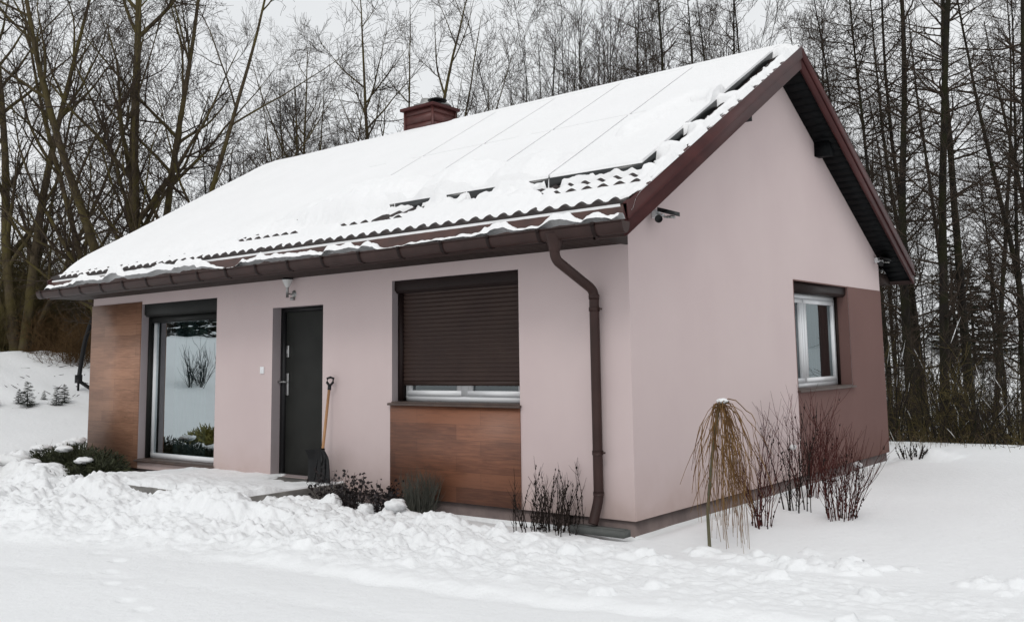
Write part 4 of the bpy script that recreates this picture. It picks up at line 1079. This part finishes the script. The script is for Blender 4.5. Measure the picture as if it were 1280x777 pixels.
# ---- weeping tree by the gable
rng = np.random.default_rng(71)
wt = empty('weeping_tree', (.86, -.18, gz(.86, -.18)), 'small weeping tree with golden drooping whips in front of the gable corner', 'tree')
m = MB(); tr = [(0,0,-.15),(-.01,0,.3),(.035,.03,.75),(.09,.06,1.14),(.13,.07,1.23),(.19,.09,1.235)]
m.tube(tr, [.016,.0145,.0135,.015,.015,.008], 9); m.build('trunk', M['pole_bark'], wt, smooth=True)
whips = []
for i in range(58):
    a = rng.uniform(-1.7, 1.6) if i > 12 else rng.uniform(0, 6.28)
    reach = rng.uniform(.05, .30)*(.95 if math.cos(a-.3) < 0 else 1); top = np.array([.11+rng.normal(0, .03), .06+rng.normal(0, .02), 1.2+rng.normal(0, .02)])
    endz = rng.uniform(-.02, .3) if rng.random() < .6 else rng.uniform(.2, .8)
    n = 12; P = np.empty((n+1, 3)); rise = rng.uniform(.0, .07)
    for k in range(n+1):
        t = k/n; h = math.sin(min(1, t*1.7)*math.pi/2)
        P[k] = top+np.array([math.cos(a)*reach*h, math.sin(a)*reach*h, rise*math.sin(min(1, t*3)*math.pi)-(1.2-endz)*t**1.6])
    P[1:] += np.cumsum(rng.normal(0, .010, (n, 3)), axis=0)
    whips.append((P, np.linspace(.0042, .0018, n+1)*rng.uniform(.7, 1.25)))
    for s_ in range(rng.integers(1, 4)):
        j = rng.integers(3, n-2); d = np.array([math.cos(a+rng.normal(0, .8))*.6, math.sin(a+rng.normal(0, .8))*.6, -rng.uniform(.3, 1.4)]); l_ = rng.uniform(.1, .35)
        t = np.linspace(0, 1, 5)[:, None]; Q = P[j]+unit(d)*t*l_+np.array([0, 0, -.12])*t*t; whips.append((Q, np.linspace(.0035, .0018, 5)))
link('crown', tubes_mesh('crown', whips, lambda r: 4), M['twig_gold'], wt)
def lump(name, c, r, parent, seed, squash=.7, mt=None):
    rg = np.random.default_rng(seed); v = []; n, k = 26, 14
    for i in range(n):
        for j in range(k+1):
            a = 2*math.pi*i/n; b = math.pi*j/k; d = (math.sin(b)*math.cos(a), math.sin(b)*math.sin(a), math.cos(b))
            rr = 1+.38*float(perlin(d[0]*1.6+seed, d[1]*1.6+d[2]*1.3))+.22*float(perlin(d[0]*3.7+seed, d[1]*3.7+d[2]*3.1))
            v.append((c[0]+d[0]*r*rr, c[1]+d[1]*r*rr, c[2]+d[2]*r*rr*squash))
    q = [(i*(k+1)+j, i*(k+1)+j+1, ((i+1) % n)*(k+1)+j+1, ((i+1) % n)*(k+1)+j) for i in range(n) for j in range(k)]
    m = MB(); m.add(v, q); return m.build(name, mt or M['snow'], parent, smooth=True)
lump('snow_cap', (.13, .07, 1.245), .05, wt, 3, .4)

# ---- bare shrubs along the gable
def upright(name, label, x, y, nst, H, spread, lean, mt, seed, r=.0075, side=7, group=None, cat='shrub', buds=0, sidelen=.22, tallest=0):
    rng = np.random.default_rng(seed); root = empty(name, (x, y, gz(x, y)), label, cat, group); st = []; tw = []; V = []
    for i in range(nst):
        a = rng.uniform(0, 6.28); ln = rad(abs(rng.normal(0, lean))); h = H*(rng.uniform(.45, .9) if i >= tallest else rng.uniform(.92, 1.05))
        if i < tallest: ln *= .4
        d = np.array([math.cos(a)*math.sin(ln), math.sin(a)*math.sin(ln), math.cos(ln)]); p = np.array([math.cos(a)*spread*rng.random(), math.sin(a)*spread*rng.random(), -.08])
        n = 9; P = [p]
        for k in range(n):
            d = unit(d+rng.normal(0, .075, 3)+np.array([0, 0, .045])); P.append(P[-1]+d*h/n)
        P = np.array(P); st.append((P, np.linspace(r*rng.uniform(.7, 1.2), r*.25, n+1)))
        for s_ in range(rng.poisson(side)):
            t = rng.uniform(.2, .95); f = t*n; j = int(f); q = P[j]+(P[j+1]-P[j])*(f-j); dd = perp_dir(rng, unit(P[j+1]-P[j]), rad(rng.uniform(20, 42))); l_ = sidelen*rng.uniform(.4, 1.3)
            s2 = np.linspace(0, 1, 4)[:, None]; Q = q+dd*s2*l_+np.array([0, 0, .3*l_])*s2*s2; tw.append((Q, np.linspace(r*.42, r*.2, 4)))
        for b in range(buds):
            t = rng.uniform(.12, 1); f = t*n; j = min(int(f), n-1); q = P[j]+(P[j+1]-P[j])*(f-j)+rng.normal(0, .004, 3); s_ = rng.uniform(.005, .011)
            o_ = np.array([[1,0,0],[0,1,0],[-1,0,0],[0,-1,0],[0,0,1.6],[0,0,-1.6]])*s_+q; V.append(o_)
    link('stems', tubes_mesh('stems', st, lambda r: 5), mt, root)
    if tw: link('twigs', tubes_mesh('twigs', tw, lambda r: 3), mt, root)
    if V:
        V = np.array(V); n = len(V); T = np.array([(0,1,4),(1,2,4),(2,3,4),(3,0,4),(1,0,5),(2,1,5),(3,2,5),(0,3,5)])
        link('buds', mesh_from('buds', V.reshape(-1, 3), None, (T[None]+np.arange(n)[:, None, None]*6).reshape(-1, 3)), M['stem_black'], root)
    return root
upright('bare_shrub', 'slim upright dark-stemmed shrub just right of the weeping tree', .84, .93, 17, 1.22, .13, 8, M['twig_red'], 81, .0060, 9, buds=7, tallest=2, sidelen=.2)
upright('bare_shrub', 'sparse shrub of a few tall budded canes below the left edge of the gable window', .70, 2.0, 11, 1.25, .18, 11, M['stem_black'], 82, .0075, 4, buds=12, tallest=3)
s3 = upright('bare_shrub', 'dense reddish bare shrub against the dark mauve paint', .46, 3.0, 24, 1.3, .24, 12, M['twig_red'], 83, .006, 11, buds=6, sidelen=.28, tallest=3)
s4 = upright('bare_shrub', 'widest reddish bare shrub on the right of the row along the gable', 1.27, 1.75, 26, 1.1, .19, 15, M['twig_red'], 84, .0058, 11, buds=9, sidelen=.26, tallest=2)
lump('snow_cap', (-.14, -.1, .56), .042, s3, 5); lump('snow_cap', (.14, .2, .52), .04, s4, 6)
upright('dead_plant', 'low clump of dark dead stems below the downpipe', -.80, -.27, 60, .70, .36, 10, M['stem_black'], 85, .0052, 6, cat='plant', buds=11, sidelen=.10, tallest=8)
upright('dead_plant', 'tuft of withered leaves at the far right corner of the gable', .30, 7.35, 20, .28, .2, 34, M['stem_black'], 86, .006, 5, cat='plant', buds=14, sidelen=.08)
# grey-green fine broom in front of the red wood panel
upright('lavender_bush', 'grey green fan-shaped lavender bush in front of the red wood panel', -2.55, -.26, 190, .62, .14, 17, M['lavender'], 87, .0045, 3, cat='bush', sidelen=.12)
# dark-leaved shrub beside the doorstep
def leafy(name, label, x, y, H, Wx, Wy, nst, leaves, mt, seed, ls=.035, lean=18):
    rng = np.random.default_rng(seed); root = empty(name, (x, y, gz(x, y)-.03), label, 'shrub'); st = []; V = []
    for i in range(nst):
        p = np.array([rng.normal(0, Wx*.42), rng.normal(0, Wy*.4), -.05]); h = H*rng.uniform(.45, 1.05); d = unit(np.array([rng.normal(0, .3), rng.normal(0, .3), 1])); P = [p]
        for k in range(6): d = unit(d+rng.normal(0, .12, 3)); P.append(P[-1]+d*h/6)
        P = np.array(P); st.append((P, np.linspace(.006, .002, 7)))
        for l_ in range(rng.poisson(leaves)):
            f = rng.uniform(.8, 6); j = min(int(f), 5); q = P[j]+(P[j+1]-P[j])*(f-j)+rng.normal(0, .022, 3)
            e = unit(rng.normal(0, 1, 3)); w = unit(np.cross(e, rng.normal(0, 1, 3))); s_ = ls*rng.uniform(.5, 1.15)
            V += [q, q+e*s_*.5+w*s_*.38, q+e*s_, q+e*s_*.5-w*s_*.38]
    link('stems', tubes_mesh('stems', st, lambda r: 4), M['stem_black'], root)
    V = np.array(V); link('leaves', mesh_from('leaves', V, np.arange(len(V)).reshape(-1, 4)), mt, root); return root
leafy('dark_shrub', 'black-leaved ragged shrub between the doorstep and the red wood panel', -3.55, -.42, .50, .66, .24, 60, 22, M['leaf_black'], 91, .048)
leafy('dark_shrub', 'smaller black-leaved shrub tucked against the lavender bush', -2.88, -.30, .44, .22, .16, 28, 24, M['leaf_black'], 92, .045)
# snow figures / caps sitting on the bed
for c, r, sq, lab in (((-3.02,-.62,.10), .095, .75, 'round snow cap on the stub between the two black-leaved shrubs'), ((-2.55,-.62,.05), .11, .6, 'rounded snow cap in front of the lavender bush')):
    o = lump('snow_lump', (0, 0, 0), r, None, int(r*999+c[0]*7)+20, sq); o.location = (c[0], c[1], gz(c[0], c[1])+.035); tag(o, lab, 'snow lump')
# evergreen bush at the left house corner
def evergreen(name, label, x, y, clumps, seed, mt, n, ls):
    rng = np.random.default_rng(seed); root = empty(name, (x, y, gz(x, y)), label, 'bush'); V = []
    for cx, cy, cz, rx, ry, rz_ in clumps:
        for i in range(n):
            d = unit(rng.normal(0, 1, 3)); d[2] = abs(d[2])*1.0-.15; rr = rng.uniform(.45, 1.05)
            p = np.array([cx+d[0]*rx*rr, cy+d[1]*ry*rr, cz+d[2]*rz_*rr]); e = unit(d*np.array([1, 1, .6])+rng.normal(0, .45, 3)+np.array([0, 0, .35])); w = unit(np.cross(e, rng.normal(0, 1, 3)))
            s_ = ls*rng.uniform(.5, 1.4); V += [p-w*s_*.13, p+w*s_*.13, p+e*s_+w*s_*.05, p+e*s_-w*s_*.05]
    V = np.array(V); link('foliage', mesh_from('foliage', V, np.arange(len(V)).reshape(-1, 4)), mt, root); return root
ev = evergreen('evergreen_bush', 'low spreading dark evergreen bush with snow on it at the left house corner', -9.75, -.68, [(-1.0,-.05,.02,.55,.35,.22),(-.45,.1,.05,.55,.4,.36),(.1,.15,.05,.5,.4,.42),(.65,.15,.05,.5,.35,.38),(1.0,.05,.03,.4,.3,.26),(.35,-.25,.0,.6,.25,.24),(.9,-.2,.0,.3,.2,.2),(-.2,-.35,.0,.5,.25,.2)], 95, M['juniper'], 3200, .05); ev.scale = (1.18, 1.15, 1.05)
for i, (dx, dy, dz, r) in enumerate(((-.95,-.25,.16,.17),(-.5,-.36,.22,.13),(.05,-.40,.22,.09),(.55,-.42,.18,.12),(.3,-.1,.40,.07),(-.55,.02,.36,.08),(.85,-.12,.27,.07),(.25,-.50,.10,.12),(-.15,.1,.41,.06))): lump('snow_patch', (dx, dy, dz), r*1.5, ev, 40+i, .42)
upright('dead_plant', 'pale wiry dry stems sticking up at the left end of the evergreen bush', -10.75, -.35, 60, .5, .3, 26, M['lavender'], 96, .004, 3, cat='plant', sidelen=.1)
pb = evergreen('evergreen_bush', 'snow-laden small bush growing in the grey planter', -11.25, .32, [(-.1,0,.02,.30,.2,.26),(.12,0,.02,.26,.2,.28)], 97, M['juniper'], 900, .06)
pb.location.z = .0
for i, (dx, dy, dz, r) in enumerate(((-.15,-.08,.24,.11),(.1,-.06,.28,.12),(.2,0,.18,.09),(-.28,0,.14,.09),(0,-.16,.14,.09))): lump('snow_patch', (dx, dy, dz), r, pb, 60+i, .6)
jb = evergreen('evergreen_bush', 'olive green bush by the drive, mirrored at the bottom of the tall window', -10.6, -1.95, [(0,0,.1,.5,.4,.42),(.45,.1,.08,.4,.35,.36),(-.4,-.1,.05,.45,.35,.34)], 93, M['olive'], 1500, .09)
# bush and lone shrub across the drive (both are mirrored in the tall window)
upright('bare_shrub', 'lone bare shrub on the snow across the drive, mirrored in the tall window', -18.5, -6.6, 26, 1.45, .2, 22, M['stem_black'], 98, .011, 9, sidelen=.35)
# dry grass at the crest and on the bank
rng = np.random.default_rng(99)
gm_ = []
for cx, cy, n, s in ((-.3,9.6,26,.5),(.6,9.9,10,.5),(1.5,9.9,22,.6),(-.4,10.2,20,.5)):
    for i in range(n):
        x, y = cx+rng.normal(0, s), cy+rng.normal(0, .25); p = np.array([x, y, gz(x, y)-.02]); h = rng.uniform(.1, .38); l_ = rng.normal(0, .3, 2); t = np.linspace(0, 1, 4)[:, None]
        gm_.append((p+t*np.array([l_[0]*.3*h, l_[1]*.3*h, h])+t*t*np.array([l_[0]*h, l_[1]*h, -.1*h]), np.linspace(.004, .0015, 4)))
tag(link('dry_grass', tubes_mesh('dry_grass', gm_, lambda r: 3), M['grass']), 'sparse dry grass stalks poking through the snow along the crest', 'grass', None, 'stuff')
deb = []
for i in range(90):
    u = rng.uniform(-10, 115); dist = rng.uniform(25.2, 28.5); x, y = at(u, dist); a = rng.uniform(0, 6.28); l_ = rng.uniform(.06, .3); p = np.array([x, y, gz(x, y)+.02]); t = np.linspace(0, 1, 4)[:, None]
    deb.append((p+t*np.array([math.cos(a)*l_, math.sin(a)*l_, rng.uniform(-.05, .25)*l_*2]), np.linspace(.011, .004, 4)))
tag(link('fallen_twigs', tubes_mesh('fallen_twigs', deb, lambda r: 4), M['twig_dark']), 'dark fallen twigs scattered over the snowy bank on the left', 'twigs', None, 'stuff')
# a curtain behind the tall window
cu = MB(); xs = np.linspace(-8.6, -7.75, 60); cu.add([(x, .46+.03*math.sin(x*38)+.012*math.sin(x*91), z) for x in xs for z in (.13, 2.3)], grid_quads(60, 2))
tag(cu.build('curtain', M['curtain'], None, smooth=True), 'grey teal curtain hanging inside the tall window', 'curtain')
cu = MB(); ys_ = np.linspace(4.4, 6.5, 100); cu.add([(-.42+.02*math.sin(y*40), y, z) for y in ys_ for z in (.9, 2.35)], grid_quads(100, 2))
tag(cu.build('curtain', M['curtain'], None, smooth=True), 'grey curtain hanging inside the gable window', 'curtain')

# ================================================================== CAMERA, LIGHT, WORLD
cd = bpy.data.cameras.new('camera'); cam = bpy.data.objects.new('camera', cd); COL.objects.link(cam)
yaw, pit, rol, F = .656, .1157, -.0179, 1173.2831
fwd = Vector((-math.sin(yaw)*math.cos(pit), math.cos(yaw)*math.cos(pit), math.sin(pit))); right = Vector((math.cos(yaw), math.sin(yaw), 0)); up = right.cross(fwd)
r2 = math.cos(rol)*right+math.sin(rol)*up; u2 = -math.sin(rol)*right+math.cos(rol)*up
cam.matrix_world = Matrix(((r2.x, u2.x, -fwd.x, 4.8328), (r2.y, u2.y, -fwd.y, -7.5533), (r2.z, u2.z, -fwd.z, 1.5169), (0, 0, 0, 1)))
cd.sensor_width = 36; cd.sensor_fit = 'HORIZONTAL'; cd.lens = F/1280*36
cd.shift_x = -(683.5489-640)/1280; cd.shift_y = (311.311-388.5)/1280; cd.clip_end = 2000; cd.clip_start = .05
scene.camera = cam

EL, SUNDIR = 48, Vector((.42, -.80, 0)).normalized()
w = bpy.data.worlds.new('World'); scene.world = w; w.use_nodes = True; nt = w.node_tree; nt.nodes.clear()
out = N(nt, 'ShaderNodeOutputWorld'); bg = N(nt, 'ShaderNodeBackground'); sky = N(nt, 'ShaderNodeTexSky'); sky.sky_type = 'NISHITA'; sky.sun_disc = False
sky.sun_elevation = rad(EL); sky.sun_rotation = math.atan2(SUNDIR.x, SUNDIR.y); sky.air_density = 1.0; sky.dust_density = 2.5; sky.ozone_density = 1
hs = N(nt, 'ShaderNodeHueSaturation'); hs.inputs['Saturation'].default_value = .10
nt.links.new(sky.outputs[0], hs.inputs['Color'])
# overcast: an even cloud layer veils most of the clear-sky gradient
tc = N(nt, 'ShaderNodeTexCoord'); ns = noise_node(nt, 2.2, 5, tc.outputs['Generated']); cr = ramp(nt, ns.outputs[0], [(.3, (6.7,6.9,7.1)), (.7, (7.5,7.65,7.75))])
mx = N(nt, 'ShaderNodeMix', data_type='RGBA'); mx.inputs[0].default_value = .8
nt.links.new(hs.outputs[0], mx.inputs[6]); nt.links.new(cr.outputs[0], mx.inputs[7])
nt.links.new(mx.outputs[2], bg.inputs[0]); bg.inputs[1].default_value = .127; nt.links.new(bg.outputs[0], out.inputs[0])
sd = bpy.data.lights.new('sun', 'SUN'); so = bpy.data.objects.new('sun', sd); COL.objects.link(so)
sd.energy = .8; sd.angle = rad(16); sd.color = (1, .97, .93)
dirv = Vector((SUNDIR.x*math.cos(rad(EL)), SUNDIR.y*math.cos(rad(EL)), math.sin(rad(EL))))
so.rotation_euler = dirv.to_track_quat('Z', 'Y').to_euler(); so.location = (0, -10, 12)
scene.view_settings.view_transform = 'Standard'; scene.view_settings.look = 'None'; scene.view_settings.gamma = 1; scene.view_settings.exposure = 0
scene.render.engine = 'CYCLES'; scene.render.resolution_x = 1024; scene.render.resolution_y = 621
scene.cycles.max_bounces = 6; scene.cycles.transparent_max_bounces = 8
